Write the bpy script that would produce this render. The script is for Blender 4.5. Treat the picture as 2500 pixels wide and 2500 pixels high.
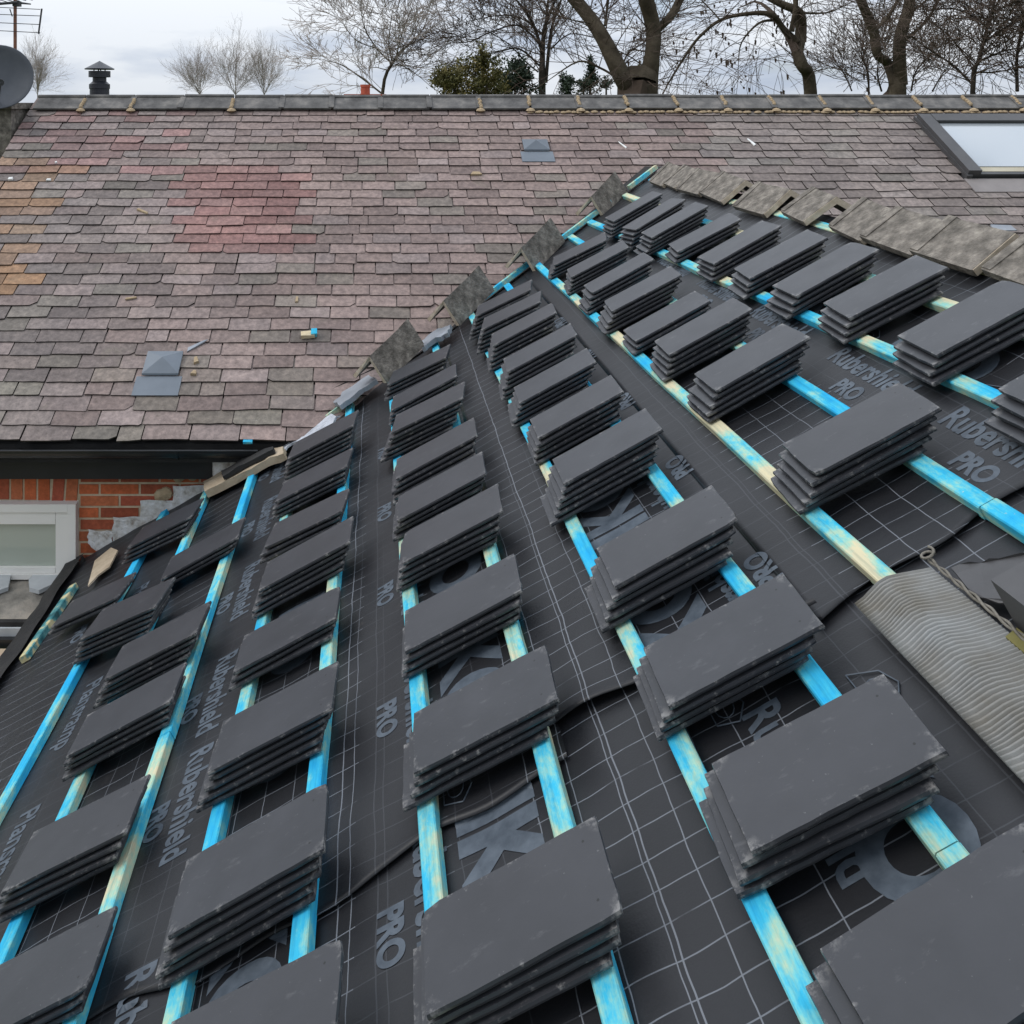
import bpy, bmesh, math, random
from mathutils import Vector, Matrix, noise as mnoise
R = random.Random(7)
rad = math.radians
sc = bpy.context.scene
for o in list(bpy.data.objects): bpy.data.objects.remove(o)
COL = sc.collection

# ------------------------------------------------------------------ camera
F_, CX, CY = 2200.0, 928.0, 254.0          # focal length and principal point, in pixels of the 2500 px photograph
cam = bpy.data.cameras.new("Camera"); camo = bpy.data.objects.new("Camera", cam); COL.objects.link(camo)
cam.sensor_width = 36.0; cam.sensor_fit = 'HORIZONTAL'
cam.lens = 36.0*F_/2500.0
cam.shift_x = (1250.0-CX)/2500.0
cam.shift_y = -(1250.0-CY)/2500.0
cam.clip_start = 0.05; cam.clip_end = 2000
camo.rotation_euler = (rad(90), 0, 0)
sc.camera = camo

# ------------------------------------------------------------------ light
SUN_EL, SUN_AZ = 44.0, -96.0               # azimuth from +Y, negative towards -X
sd = Vector((math.sin(rad(SUN_AZ))*math.cos(rad(SUN_EL)), math.cos(rad(SUN_AZ))*math.cos(rad(SUN_EL)), math.sin(rad(SUN_EL))))
sun = bpy.data.lights.new("Sun", 'SUN'); suno = bpy.data.objects.new("Sun", sun); COL.objects.link(suno)
sun.energy = 1.0; sun.angle = rad(28); sun.color = (1.0, 0.95, 0.88)
suno.rotation_euler = (-sd).to_track_quat('-Z', 'Y').to_euler(); suno.location = (0, 0, 30)

world = bpy.data.worlds.new("World"); sc.world = world; world.use_nodes = True
wn = world.node_tree.nodes; wl = world.node_tree.links; wn.clear()
wo = wn.new('ShaderNodeOutputWorld'); bg = wn.new('ShaderNodeBackground'); bg.inputs['Strength'].default_value = 0.1
sky = wn.new('ShaderNodeTexSky'); sky.sky_type = 'NISHITA'; sky.sun_disc = False
sky.sun_elevation = rad(SUN_EL); sky.sun_rotation = rad(SUN_AZ)
tc = wn.new('ShaderNodeTexCoord'); mp = wn.new('ShaderNodeMapping'); mp.inputs['Scale'].default_value = (1.0, 1.0, 3.6)
mp.inputs['Location'].default_value = (0.35, 0.1, 0.12)
wl.new(tc.outputs['Generated'], mp.inputs['Vector'])
n1 = wn.new('ShaderNodeTexNoise'); n1.inputs['Scale'].default_value = 4.2; n1.inputs['Detail'].default_value = 7; n1.inputs['Roughness'].default_value = 0.52
n2 = wn.new('ShaderNodeTexNoise'); n2.inputs['Scale'].default_value = 2.1; n2.inputs['Detail'].default_value = 5
wl.new(mp.outputs['Vector'], n1.inputs['Vector']); wl.new(mp.outputs['Vector'], n2.inputs['Vector'])
cr = wn.new('ShaderNodeValToRGB')       # grey underside -> sunlit white
cr.color_ramp.elements[0].position = 0.36; cr.color_ramp.elements[0].color = (0.52, 0.60, 0.735, 1)
cr.color_ramp.elements[1].position = 0.57; cr.color_ramp.elements[1].color = (0.86, 0.905, 0.965, 1)
wl.new(n1.outputs['Fac'], cr.inputs['Fac'])
sxyz = wn.new('ShaderNodeSeparateXYZ'); wl.new(tc.outputs['Generated'], sxyz.inputs[0])
cov = wn.new('ShaderNodeMapRange'); cov.inputs['From Min'].default_value = 0.27; cov.inputs['From Max'].default_value = 0.36
wl.new(n2.outputs['Fac'], cov.inputs['Value'])
mulc = wn.new('ShaderNodeVectorMath'); mulc.operation = 'SCALE'
zen = wn.new('ShaderNodeMapRange')      # an overcast sky is about three times brighter overhead than at the horizon
zen.inputs['From Min'].default_value = 0.0; zen.inputs['From Max'].default_value = 1.0; zen.inputs['To Min'].default_value = 5.9; zen.inputs['To Max'].default_value = 16.0
wl.new(sxyz.outputs['Z'], zen.inputs['Value'])
front_gain = wn.new('ShaderNodeMapRange')  # added gradient: sky brighter ahead, dimmer behind, to darken camera-facing slate sides
front_gain.inputs['From Min'].default_value = -1.0; front_gain.inputs['From Max'].default_value = 1.0; front_gain.inputs['To Min'].default_value = 0.72; front_gain.inputs['To Max'].default_value = 1.18
wl.new(sxyz.outputs['Y'], front_gain.inputs['Value'])
zm = wn.new('ShaderNodeMath'); zm.operation = 'MULTIPLY'; wl.new(zen.outputs[0], zm.inputs[0]); wl.new(front_gain.outputs[0], zm.inputs[1]); wl.new(zm.outputs[0], mulc.inputs['Scale'])
wl.new(cr.outputs['Color'], mulc.inputs[0])
mixw = wn.new('ShaderNodeMix'); mixw.data_type = 'RGBA'
wl.new(cov.outputs['Result'], mixw.inputs['Factor']); wl.new(sky.outputs['Color'], mixw.inputs['A']); wl.new(mulc.outputs[0], mixw.inputs['B'])
wl.new(mixw.outputs['Result'], bg.inputs['Color']); wl.new(bg.outputs[0], wo.inputs[0])
sc.view_settings.view_transform = 'Standard'; sc.view_settings.look = 'None'
sc.view_settings.exposure = 0.38; sc.view_settings.gamma = 1.0
sc.render.engine = 'CYCLES'; sc.render.resolution_x = 1024; sc.render.resolution_y = 1024

# ------------------------------------------------------------------ geometry of the place
TA = 0.5595; AL = math.atan(TA); CA, SA = math.cos(AL), math.sin(AL)
Z0 = -701.6/433.0                          # near roof: z = Z0 + x*TA
TB = 0.65; BE = math.atan(TB); CB, SB = math.cos(BE), math.sin(BE)
YE, ZE = 4.90, -1.83                       # main roof eaves line, pitch TB rising away
YR = 7.72                                  # main ridge
YW = 5.08                                  # face of the brick wall
GROUND = -5.6
def NP(s, y, n=0.0): return Vector((s*CA-n*SA, y, Z0+s*SA+n*CA))          # near roof frame -> world
def MPt(x, t, n=0.0): return Vector((x, YE+t*CB-n*SB, ZE+t*SB+n*CB))      # main roof frame (t up the slope)
def un_near(u, v, n=0.0):
    rx = (u-CX)/F_; rz = (CY-v)/F_
    y = (Z0+n/CA)/(rz-rx*TA); X = rx*y
    return ((X+n*SA)/CA, y)
def un_main(u, v, n=0.0):
    rx = (u-CX)/F_; rz = (CY-v)/F_         # z = ZE + TB*(y-YE) + n/CB
    y = (ZE-TB*YE+n/CB)/(rz-TB); Z = rz*y
    t = (y+n*SB-YE)/CB
    return (rx*y, t)
def at(u, v, y): return Vector(((u-CX)/F_*y, y, (CY-v)/F_*y))

# ------------------------------------------------------------------ materials
def mat(name, col=(.5, .5, .5), rough=.7, spec=.5, metal=0):
    m = bpy.data.materials.new(name); m.use_nodes = True
    b = m.node_tree.nodes['Principled BSDF']
    b.inputs['Base Color'].default_value = (*col, 1); b.inputs['Roughness'].default_value = rough
    b.inputs['Specular IOR Level'].default_value = spec; b.inputs['Metallic'].default_value = metal
    return m
class N:
    def __init__(s, m): s.m = m; s.t = m.node_tree; s.b = s.t.nodes['Principled BSDF']
    def new(s, ty, **k):
        n = s.t.nodes.new(ty)
        for a, v in k.items(): setattr(n, a, v)
        return n
    def link(s, a, b): s.t.links.new(a, b)
    def coord(s, kind='Object'): return s.new('ShaderNodeTexCoord').outputs[kind]
    def noise(s, vec, scale, detail=4, rough=.55):
        n = s.new('ShaderNodeTexNoise'); n.inputs['Scale'].default_value = scale; n.inputs['Detail'].default_value = detail; n.inputs['Roughness'].default_value = rough
        if vec is not None: s.link(vec, n.inputs['Vector'])
        return n.outputs['Fac']
    def ramp(s, fac, stops):
        r = s.new('ShaderNodeValToRGB'); e = r.color_ramp.elements
        while len(e) < len(stops): e.new(.5)
        for i, (p, c) in enumerate(stops):
            e[i].position = p; e[i].color = (*c, 1) if len(c) == 3 else c
        s.link(fac, r.inputs['Fac']); return r.outputs['Color']
    def mix(s, fac, a, b, blend='MIX'):
        n = s.new('ShaderNodeMix', data_type='RGBA', blend_type=blend)
        for inp, v in (('Factor', fac), ('A', a), ('B', b)):
            if isinstance(v, (int, float)): n.inputs[inp].default_value = v
            elif isinstance(v, tuple): n.inputs[inp].default_value = (*v, 1)
            else: s.link(v, n.inputs[inp])
        return n.outputs['Result']
    def math(s, op, a, b=None, c=None):
        n = s.new('ShaderNodeMath', operation=op)
        for i, v in enumerate((a, b, c)):
            if v is None: continue
            if isinstance(v, (int, float)): n.inputs[i].default_value = v
            else: s.link(v, n.inputs[i])
        return n.outputs[0]
    def sep(s, vec):
        n = s.new('ShaderNodeSeparateXYZ'); s.link(vec, n.inputs[0]); return n.outputs
    def bump(s, h, strength=.3, dist=.005):
        n = s.new('ShaderNodeBump'); n.inputs['Strength'].default_value = strength; n.inputs['Distance'].default_value = dist
        s.link(h, n.inputs['Height']); s.link(n.outputs[0], s.b.inputs['Normal'])
    def col(s, c): s.link(c, s.b.inputs['Base Color'])
    def addvec(s, v, w):
        n = s.new('ShaderNodeVectorMath', operation='ADD'); s.link(v, n.inputs[0]); s.link(w, n.inputs[1]); return n.outputs[0]
    def scalevec(s, v, xyz):
        n = s.new('ShaderNodeVectorMath', operation='MULTIPLY'); s.link(v, n.inputs[0]); n.inputs[1].default_value = xyz; return n.outputs[0]

def noisy(name, c1, c2, scale=8, rough=.8, spec=.3, bump=.3, bscale=60, bdist=.004, stops=None, metal=0):
    m = mat(name, c1, rough, spec, metal); n = N(m); v = n.coord('Object')
    f = n.noise(v, scale, 6, .6)
    n.col(n.ramp(f, stops or [(.32, c1), (.68, c2)]))
    if bump: n.bump(n.noise(v, bscale, 5, .6), bump, bdist)
    return m

# new slates: dark grey, dusty scuffs and chipped pale arrises, two nail holes
def slate_mat():
    m = mat('new_slate', (.05, .052, .058), .55, .45); n = N(m)
    g = n.coord('Generated'); ob = n.coord('Object')
    rnd = n.new('ShaderNodeObjectInfo').outputs['Random']
    cmb = n.new('ShaderNodeCombineXYZ')
    for i in range(3): n.link(n.math('MULTIPLY', rnd, 37.0+11*i), cmb.inputs[i])
    v = n.addvec(ob, cmb.outputs[0])
    base = n.ramp(n.noise(v, 7, 5, .6), [(.3, (.026, .028, .033)), (.7, (.039, .041, .048))])
    base = n.mix(n.math('MULTIPLY', rnd, .35), base, (.036, .035, .038))
    x, y, z = n.sep(g)
    ex = n.math('MINIMUM', x, n.math('SUBTRACT', 1.0, x)); ey = n.math('MINIMUM', y, n.math('SUBTRACT', 1.0, y))
    e = n.math('MINIMUM', ex, n.math('MULTIPLY', ey, .55))
    edge = n.new('ShaderNodeMapRange'); edge.inputs['From Min'].default_value = 0.04; edge.inputs['From Max'].default_value = 0.0; n.link(e, edge.inputs['Value'])
    ch = n.new('ShaderNodeMapRange'); ch.inputs['From Min'].default_value = .585; ch.inputs['From Max'].default_value = .72; n.link(n.noise(v, 42, 5, .7), ch.inputs['Value'])
    chip = n.math('MULTIPLY', edge.outputs[0], ch.outputs[0])
    corner = n.new('ShaderNodeMapRange'); corner.inputs['From Min'].default_value = 0.13; corner.inputs['From Max'].default_value = 0.0
    n.link(n.math('ADD', ex, n.math('MULTIPLY', ey, .55)), corner.inputs['Value'])
    ch2 = n.new('ShaderNodeMapRange'); ch2.inputs['From Min'].default_value = .46; ch2.inputs['From Max'].default_value = .62; n.link(n.noise(v, 60, 4, .7), ch2.inputs['Value'])
    chip = n.math('MAXIMUM', chip, n.math('MULTIPLY', corner.outputs[0], ch2.outputs[0]))
    c = n.mix(n.math('MULTIPLY', chip, .8), base, (.30, .29, .28))
    sc_ = n.new('ShaderNodeMapRange'); sc_.inputs['From Min'].default_value = .60; sc_.inputs['From Max'].default_value = .78; n.link(n.noise(n.scalevec(v, (1, 2.2, 1)), 17, 6, .7), sc_.inputs['Value'])
    c = n.mix(n.math('MULTIPLY', sc_.outputs[0], .35), c, (.17, .17, .175))
    sp = n.new('ShaderNodeMapRange'); sp.inputs['From Min'].default_value = .74; sp.inputs['From Max'].default_value = .78; n.link(n.noise(v, 120, 2, .5), sp.inputs['Value'])
    c = n.mix(n.math('MULTIPLY', sp.outputs[0], .4), c, (.22, .22, .22))
    hole = None
    for hx, hy in ((.9, .2), (.9, .8)):
        dx = n.math('MULTIPLY', n.math('SUBTRACT', x, hx), .36); dy = n.math('MULTIPLY', n.math('SUBTRACT', y, hy), .19)
        d = n.math('SQRT', n.math('ADD', n.math('MULTIPLY', dx, dx), n.math('MULTIPLY', dy, dy)))
        h = n.math('LESS_THAN', d, .0026)
        hole = h if hole is None else n.math('MAXIMUM', hole, h)
    hole = n.math('MULTIPLY', hole, n.math('GREATER_THAN', z, .9))
    c = n.mix(hole, c, (.008, .008, .008))
    n.col(c)
    rr = n.new('ShaderNodeMapRange'); rr.inputs['To Min'].default_value = .33; rr.inputs['To Max'].default_value = .46; n.link(n.noise(v, 11, 3), rr.inputs['Value'])
    n.link(rr.outputs[0], n.b.inputs['Roughness'])
    n.bump(n.math('ADD', n.noise(v, 90, 6, .65), n.math('MULTIPLY', n.noise(n.scalevec(v, (1, 1.8, 1)), 13, 5, .6), .2)), .14, .0013)
    return m

# treated roofing battens: patchy blue stain on pale timber
def batten_mat():
    m = mat('stained_batten', (.05, .45, .7), .88, .15); n = N(m); v = n.coord('Object')
    ws = n.scalevec(v, (1, .45, 1))
    f = n.noise(ws, 6.5, 6, .7)
    rnd = n.new('ShaderNodeObjectInfo').outputs['Random']
    f2 = n.math('ADD', f, n.math('MULTIPLY', n.math('SUBTRACT', rnd, .5), .14))
    x, y, z = n.sep(v)
    f2 = n.math('ADD', f2, n.math('MULTIPLY', n.math('SUBTRACT', x, 1.1), .016))
    f2 = n.math('ADD', f2, n.math('MULTIPLY', n.math('SUBTRACT', 3.2, y), .006))
    c = n.ramp(f2, [(.36, (.020, .36, .66)), (.46, (.045, .43, .63)), (.51, (.15, .50, .55)), (.56, (.33, .53, .42)), (.63, (.58, .53, .36))])
    gr = n.noise(n.scalevec(v, (60, 2.5, 60)), 1.5, 5, .7)
    c = n.mix(.42, c, n.ramp(gr, [(.34, (.35, .45, .5)), (.52, (1, 1, 1)), (.7, (1.25, 1.15, 1.0))]), 'MULTIPLY')
    ch = n.new('ShaderNodeMapRange'); ch.inputs['From Min'].default_value = .70; ch.inputs['From Max'].default_value = .74; n.link(n.noise(v, 22, 4, .7), ch.inputs['Value'])
    c = n.mix(n.math('MULTIPLY', ch.outputs[0], .8), c, (.62, .52, .33))
    n.col(c); n.bump(gr, .35, .002)
    return m

# breather membrane with a printed white grid (UV = metres across and along the roll)
def membrane_mat():
    m = mat('breather_membrane', (.03, .03, .033), .5, .35); n = N(m)
    uv = n.coord('UV'); x, y, z = n.sep(uv)
    wob = n.math('MULTIPLY', n.math('SUBTRACT', n.noise(uv, 4.5, 3), .5), .018)
    def line(c, period, off, w):
        a = n.math('FRACT', n.math('DIVIDE', n.math('ADD', n.math('ADD', c, wob), off+100*period), period))
        d = n.math('ABSOLUTE', n.math('SUBTRACT', a, .5))
        return n.math('LESS_THAN', d, w/period*.5)
    a = line(y, .0635, 0, .0024)
    wear = n.new('ShaderNodeMapRange'); wear.inputs['From Min'].default_value = .30; wear.inputs['From Max'].default_value = .48; n.link(n.noise(uv, 9, 4), wear.inputs['Value'])
    a = n.math('MULTIPLY', a, wear.outputs[0])
    b = line(x, .0875, .03, .0024)
    nearm = n.new('ShaderNodeMapRange'); nearm.inputs['From Min'].default_value = 3.6; nearm.inputs['From Max'].default_value = 2.3; n.link(y, nearm.inputs['Value'])
    b = n.math('MULTIPLY', b, nearm.outputs[0])
    for sx in (-.44, -.105, -.01, .55, 1.14, 1.72):
        b = n.math('MAXIMUM', b, n.math('LESS_THAN', n.math('ABSOLUTE', n.math('SUBTRACT', n.math('ADD', x, wob), sx)), .0016))
    f = n.math('MAXIMUM', n.math('MULTIPLY', a, .85), n.math('MULTIPLY', b, .9))
    # bands of the roll that carry the print have no grid
    band = None
    for s0, s1 in ((-.78, -.50), (-.06, .12), (.17, .36), (1.0, 1.17), (1.55, 1.9), (-1.38, -1.12)):
        q = n.math('MULTIPLY', n.math('GREATER_THAN', x, s0), n.math('LESS_THAN', x, s1))
        band = q if band is None else n.math('MAXIMUM', band, q)
    f = n.math('MULTIPLY', f, n.math('SUBTRACT', 1.0, n.math('MULTIPLY', band, .82)))
    base = n.ramp(n.noise(uv, 3, 6, .65), [(.3, (.0105, .011, .013)), (.7, (.0175, .018, .021))])
    dust = n.new('ShaderNodeMapRange'); dust.inputs['From Min'].default_value = .64; dust.inputs['From Max'].default_value = .82; n.link(n.noise(uv, 5.5, 7, .72), dust.inputs['Value'])
    base = n.mix(n.math('MULTIPLY', dust.outputs[0], .35), base, (.13, .115, .10))
    n.col(n.mix(n.math('MULTIPLY', f, .8), base, (.19, .205, .23)))
    weave = n.new('ShaderNodeTexVoronoi'); weave.inputs['Scale'].default_value = 230; n.link(uv, weave.inputs['Vector'])
    h = n.math('ADD', n.math('MULTIPLY', weave.outputs['Distance'], .2), n.noise(n.scalevec(uv, (1, 2.2, 1)), 14, 4, .6))
    n.bump(h, .22, .003)
    n.b.inputs['Roughness'].default_value = .46
    return m

def attr_mat(name, rough=.8, spec=.3, scale=30, amt=.35, bump=.4, bdist=.004, moss=0):
    m = mat(name, (.3, .3, .3), rough, spec); n = N(m); v = n.coord('Object')
    a = n.new('ShaderNodeVertexColor'); a.layer_name = 'Col'
    c = n.mix(amt, a.outputs['Color'], n.ramp(n.noise(v, scale, 6, .65), [(.28, (.30, .29, .28)), (.5, (.82, .82, .82)), (.72, (1.45, 1.42, 1.38))]), 'MULTIPLY')
    c = n.mix(.6, c, n.ramp(n.noise(v, 2.3, 5, .6), [(.3, (.72, .72, .74)), (.7, (1.12, 1.1, 1.06))]), 'MULTIPLY')
    if moss:
        mk = n.new('ShaderNodeMapRange'); mk.inputs['From Min'].default_value = .60; mk.inputs['From Max'].default_value = .75; n.link(n.noise(v, 3.1, 7, .7), mk.inputs['Value'])
        c = n.mix(n.math('MULTIPLY', mk.outputs[0], moss), c, (.15, .14, .10))
        lk = n.new('ShaderNodeMapRange'); lk.inputs['From Min'].default_value = .72; lk.inputs['From Max'].default_value = .76; n.link(n.noise(v, 55, 3, .6), lk.inputs['Value'])
        c = n.mix(n.math('MULTIPLY', lk.outputs[0], .35), c, (.36, .35, .32))
    n.col(c); n.bump(n.noise(v, 60, 6, .7), bump, bdist)
    return m

M = {}
M['slate'] = slate_mat()
M['batten'] = batten_mat()
M['membrane'] = membrane_mat()
M['print'] = noisy('membrane_print', (.045, .058, .075), (.095, .115, .14), 22, .55, .4, 0)
M['old_slate'] = attr_mat('weathered_slate', .78, .3, 30, .62, .7, .006, .5)
M['brick'] = attr_mat('red_brick', .85, .25, 40, .45, .5, .004)
M['mortar'] = noisy('lime_mortar', (.46, .37, .25), (.60, .50, .37), 20, .95, .1, .6, 90)
M['ridge'] = noisy('grey_ridge_tile', (.085, .08, .077), (.17, .16, .15), 9, .85, .25, .6, 70, .005, [(.28, (.07, .067, .066)), (.52, (.13, .125, .12)), (.72, (.22, .205, .19))])
M['oldtile'] = noisy('lichened_ridge_tile', (.14, .125, .105), (.24, .22, .19), 22, .92, .2, 1.0, 60, .010, [(.25, (.07, .063, .055)), (.47, (.165, .148, .128)), (.58, (.235, .21, .182)), (.72, (.34, .31, .265))])
M['tileedge'] = noisy('broken_clay_edge', (.42, .34, .25), (.62, .54, .44), 25, .95, .1, .5)
M['creamwood'] = noisy('cream_sawn_wood', (.52, .42, .26), (.66, .57, .40), 20, .8, .2, .2)
M['dirtybatten'] = noisy('dirty_stained_batten', (.03, .12, .14), (.5, .44, .25), 9, .85, .2, .5, 40, .005, [(.30, (.03, .028, .022)), (.42, (.03, .14, .16)), (.5, (.10, .25, .25)), (.56, (.50, .44, .24)), (.66, (.55, .50, .33)), (.72, (.06, .05, .035))])
M['patch'] = noisy('pale_grey_patch', (.36, .38, .39), (.47, .49, .50), 8, .8, .3, .4, 50, .004)
M['black'] = noisy('black_gutter_plastic', (.012, .013, .014), (.02, .021, .023), 5, .35, .5, .05)
M['fascia'] = noisy('black_fascia', (.011, .011, .012), (.018, .018, .02), 4, .5, .4, .1)
M['blackfelt'] = noisy('black_felt', (.012, .012, .013), (.03, .029, .028), 6, .75, .3, .6, 30, .01)
M['white'] = noisy('white_upvc', (.74, .73, .69), (.8, .79, .76), 3, .35, .5, 0)
M['lead'] = noisy('lead_sheet', (.22, .24, .27), (.33, .35, .38), 5, .5, .5, .3, 25, .004, metal=.25)
M['ventgrey'] = noisy('grey_vent_plastic', (.12, .14, .165), (.16, .185, .215), 4, .5, .4, .1)
M['render'] = noisy('white_mortar_residue', (.46, .44, .41), (.72, .72, .72), 22, .95, .15, .9, 45, .012, [(.3, (.34, .30, .26)), (.48, (.6, .59, .57)), (.7, (.76, .77, .79))])
M['foil'] = noisy('torn_white_paper', (.36, .38, .42), (.56, .58, .63), 18, .6, .4, .9, 30, .02)
M['oldwood'] = noisy('weathered_timber', (.30, .24, .17), (.46, .38, .28), 9, .9, .2, .5, 40, .006)
M['plywood'] = noisy('tan_board', (.42, .32, .22), (.50, .40, .29), 5, .85, .2, .2)
M['mosswood'] = noisy('mossy_timber', (.24, .24, .07), (.40, .34, .20), 7, .9, .1, .5)
M['mortlump'] = noisy('sand_mortar', (.36, .27, .17), (.46, .36, .24), 30, .95, .1, .8, 60, .01)
M['rust'] = noisy('rusty_steel', (.17, .075, .05), (.27, .13, .085), 30, .8, .3, .3)
M['darkmetal'] = noisy('dark_metal', (.025, .027, .03), (.045, .047, .052), 12, .5, .5, .1)
M['dish'] = noisy('dark_dish_paint', (.055, .062, .075), (.085, .092, .105), 4, .55, .4, .05)
M['flue'] = noisy('black_flue_enamel', (.018, .02, .026), (.03, .032, .04), 6, .4, .5, .05)
M['winframe'] = noisy('grey_window_cladding', (.045, .044, .046), (.07, .068, .07), 5, .5, .5, .05)
M['brownapron'] = noisy('weathered_lead_apron', (.19, .17, .165), (.25, .225, .215), 5, .6, .4, .1)
M['apron'] = noisy('pleated_apron', (.2, .2, .19), (.3, .3, .3), 9, .55, .45, .3, 60, .003, [(.25, (.17, .155, .125)), (.5, (.235, .235, .225)), (.8, (.31, .325, .33))])
M['rope'] = noisy('apron_cord', (.13, .12, .10), (.24, .22, .19), 40, .9, .2, .8, 90, .006)
M['olive'] = noisy('olive_seal', (.12, .11, .035), (.2, .18, .07), 12, .8, .2, .2)
M['terracotta'] = noisy('terracotta', (.34, .085, .05), (.42, .12, .075), 12, .8, .2, .2)
M['bark'] = noisy('brown_bark', (.045, .036, .026), (.10, .083, .06), 4, .95, .1, .8, 14, .03)
M['barkdark'] = noisy('dark_bark', (.03, .025, .021), (.06, .05, .042), 4, .95, .1, .6, 14, .03)
M['twig'] = noisy('brown_twig', (.06, .045, .035), (.10, .075, .06), 4, .9, .1, 0)
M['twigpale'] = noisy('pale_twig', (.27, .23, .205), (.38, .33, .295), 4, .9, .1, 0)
M['leafolive'] = noisy('olive_leaf', (.075, .075, .022), (.17, .14, .05), 3, .7, .3, 0, stops=[(.3, (.05, .055, .018)), (.5, (.11, .10, .03)), (.7, (.21, .16, .055))])
M['leafdark'] = noisy('dark_conifer_leaf', (.018, .03, .018), (.045, .065, .04), 3, .7, .3, 0)
M['seed'] = noisy('dry_seed_head', (.05, .035, .028), (.08, .055, .04), 3, .9, .1, 0)
M['grass'] = noisy('garden_grass', (.04, .07, .02), (.09, .12, .04), .6, .95, .1, 0)
M['whitebit'] = noisy('white_chip', (.7, .7, .68), (.8, .8, .78), 9, .8, .2, 0)
M['cladding'] = noisy('fawn_render', (.34, .31, .28), (.42, .39, .35), 3, .9, .2, .3)
def glass_mat(name, col, rough=.05, spec=.6):
    m = mat(name, col, rough, spec); return m
M['pane'] = glass_mat('blind_behind_glass', (.40, .44, .38), .08, .5)
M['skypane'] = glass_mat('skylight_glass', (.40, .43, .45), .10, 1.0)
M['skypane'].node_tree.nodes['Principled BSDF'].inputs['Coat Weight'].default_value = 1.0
M['timberpale'] = noisy('pale_timber_edge', (.42, .38, .29), (.5, .46, .36), 8, .8, .2, .1)

# ------------------------------------------------------------------ builders
class MB:
    def __init__(s): s.v = []; s.f = []; s.c = []; s.uv = []
    def add(s, verts, faces, col=None):
        o = len(s.v); s.v += [Vector(p) for p in verts]; s.f += [tuple(i+o for i in q) for q in faces]
        s.c += [col]*len(faces)
    def prism(s, ring0, ring1, col=None, cap=True):
        n = len(ring0); v = list(ring0)+list(ring1)
        f = [(i, (i+1) % n, (i+1) % n+n, i+n) for i in range(n)]
        if cap: f += [tuple(range(n-1, -1, -1)), tuple(range(n, 2*n))]
        s.add(v, f, col)
    def box(s, o, ax, ay, az, col=None):          # o corner, three edge vectors
        o, ax, ay, az = Vector(o), Vector(ax), Vector(ay), Vector(az)
        if ax.cross(ay).dot(az) < 0: ax, ay = ay, ax
        s.prism([o, o+ax, o+ax+ay, o+ay], [o+az, o+ax+az, o+ax+ay+az, o+ay+az], col)
    def tube(s, pts, radii, k=6, cap=False, col=None):
        pts = [Vector(p) for p in pts]; rings = []; n = len(pts); up = None
        for i in range(n):
            d = (pts[min(i+1, n-1)]-pts[max(i-1, 0)])
            if d.length < 1e-9: d = Vector((0, 0, 1))
            d.normalize()
            if up is None:
                up = Vector((0, 0, 1)) if abs(d.z) < .9 else Vector((1, 0, 0))
            a = (up-d*up.dot(d)); a = a.normalized() if a.length > 1e-6 else d.orthogonal().normalized()
            up = a; b = d.cross(a); r = radii[i]
            rings.append([pts[i]+(a*math.cos(2*math.pi*j/k)+b*math.sin(2*math.pi*j/k))*r for j in range(k)])
        o = len(s.v)
        for r in rings: s.v += r
        for i in range(n-1):
            for j in range(k):
                q = (o+i*k+j, o+i*k+(j+1) % k, o+(i+1)*k+(j+1) % k, o+(i+1)*k+j); s.f.append(q); s.c.append(col)
        if cap:
            s.f.append(tuple(o+j for j in range(k-1, -1, -1))); s.f.append(tuple(o+(n-1)*k+j for j in range(k))); s.c += [col, col]
    def lathe(s, c, prof, k=24, axis=None, col=None):
        c = Vector(c); ax = Vector(axis or (0, 0, 1)).normalized(); a = ax.orthogonal().normalized(); b = ax.cross(a)
        o = len(s.v)
        for r, h in prof: s.v += [c+ax*h+(a*math.cos(2*math.pi*j/k)+b*math.sin(2*math.pi*j/k))*r for j in range(k)]
        for i in range(len(prof)-1):
            for j in range(k): s.f.append((o+i*k+j, o+i*k+(j+1) % k, o+(i+1)*k+(j+1) % k, o+(i+1)*k+j)); s.c.append(col)
    def build(s, name, m, parent=None, loc=None, smooth=False, uvs=None):
        me = bpy.data.meshes.new(name)
        off = Vector(loc) if loc is not None else (parent_loc(parent) if parent else Vector((0, 0, 0)))
        me.from_pydata([p-off for p in s.v], [], s.f); me.update()
        if any(c is not None for c in s.c):
            ca = me.color_attributes.new('Col', 'FLOAT_COLOR', 'CORNER'); i = 0; d = []
            for f, c in zip(s.f, s.c):
                c = c or (.3, .3, .3)
                d += [c[0], c[1], c[2], 1.0]*len(f)
            ca.data.foreach_set('color', d)
        if uvs:
            u = me.uv_layers.new(name='UVMap'); d = []
            for f in s.f:
                for i in f: d += [uvs[i][0], uvs[i][1]]
            u.data.foreach_set('uv', d)
        ms = m if isinstance(m, (list, tuple)) else [m]
        for q in ms: me.materials.append(q)
        if smooth:
            me.polygons.foreach_set('use_smooth', [True]*len(me.polygons))
        o = bpy.data.objects.new(name, me); COL.objects.link(o)
        if parent: o.parent = parent; o.location = off-parent_loc(parent)
        else: o.location = off
        return o
WLOC = {}
def parent_loc(p):
    v = Vector((0, 0, 0))
    while p is not None: v = v+p.location; p = p.parent
    return v
def thing(name, label, cat, loc, group=None):
    o = bpy.data.objects.new(name, None); COL.objects.link(o); o.location = Vector(loc); o.empty_display_size = .1
    return tag(o, label, cat, group)
def tag(o, label=None, cat=None, group=None, kind=None):
    if label: o['label'] = label
    if cat: o['category'] = cat
    if group: o['group'] = group
    if kind: o['kind'] = kind
    return o

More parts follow.
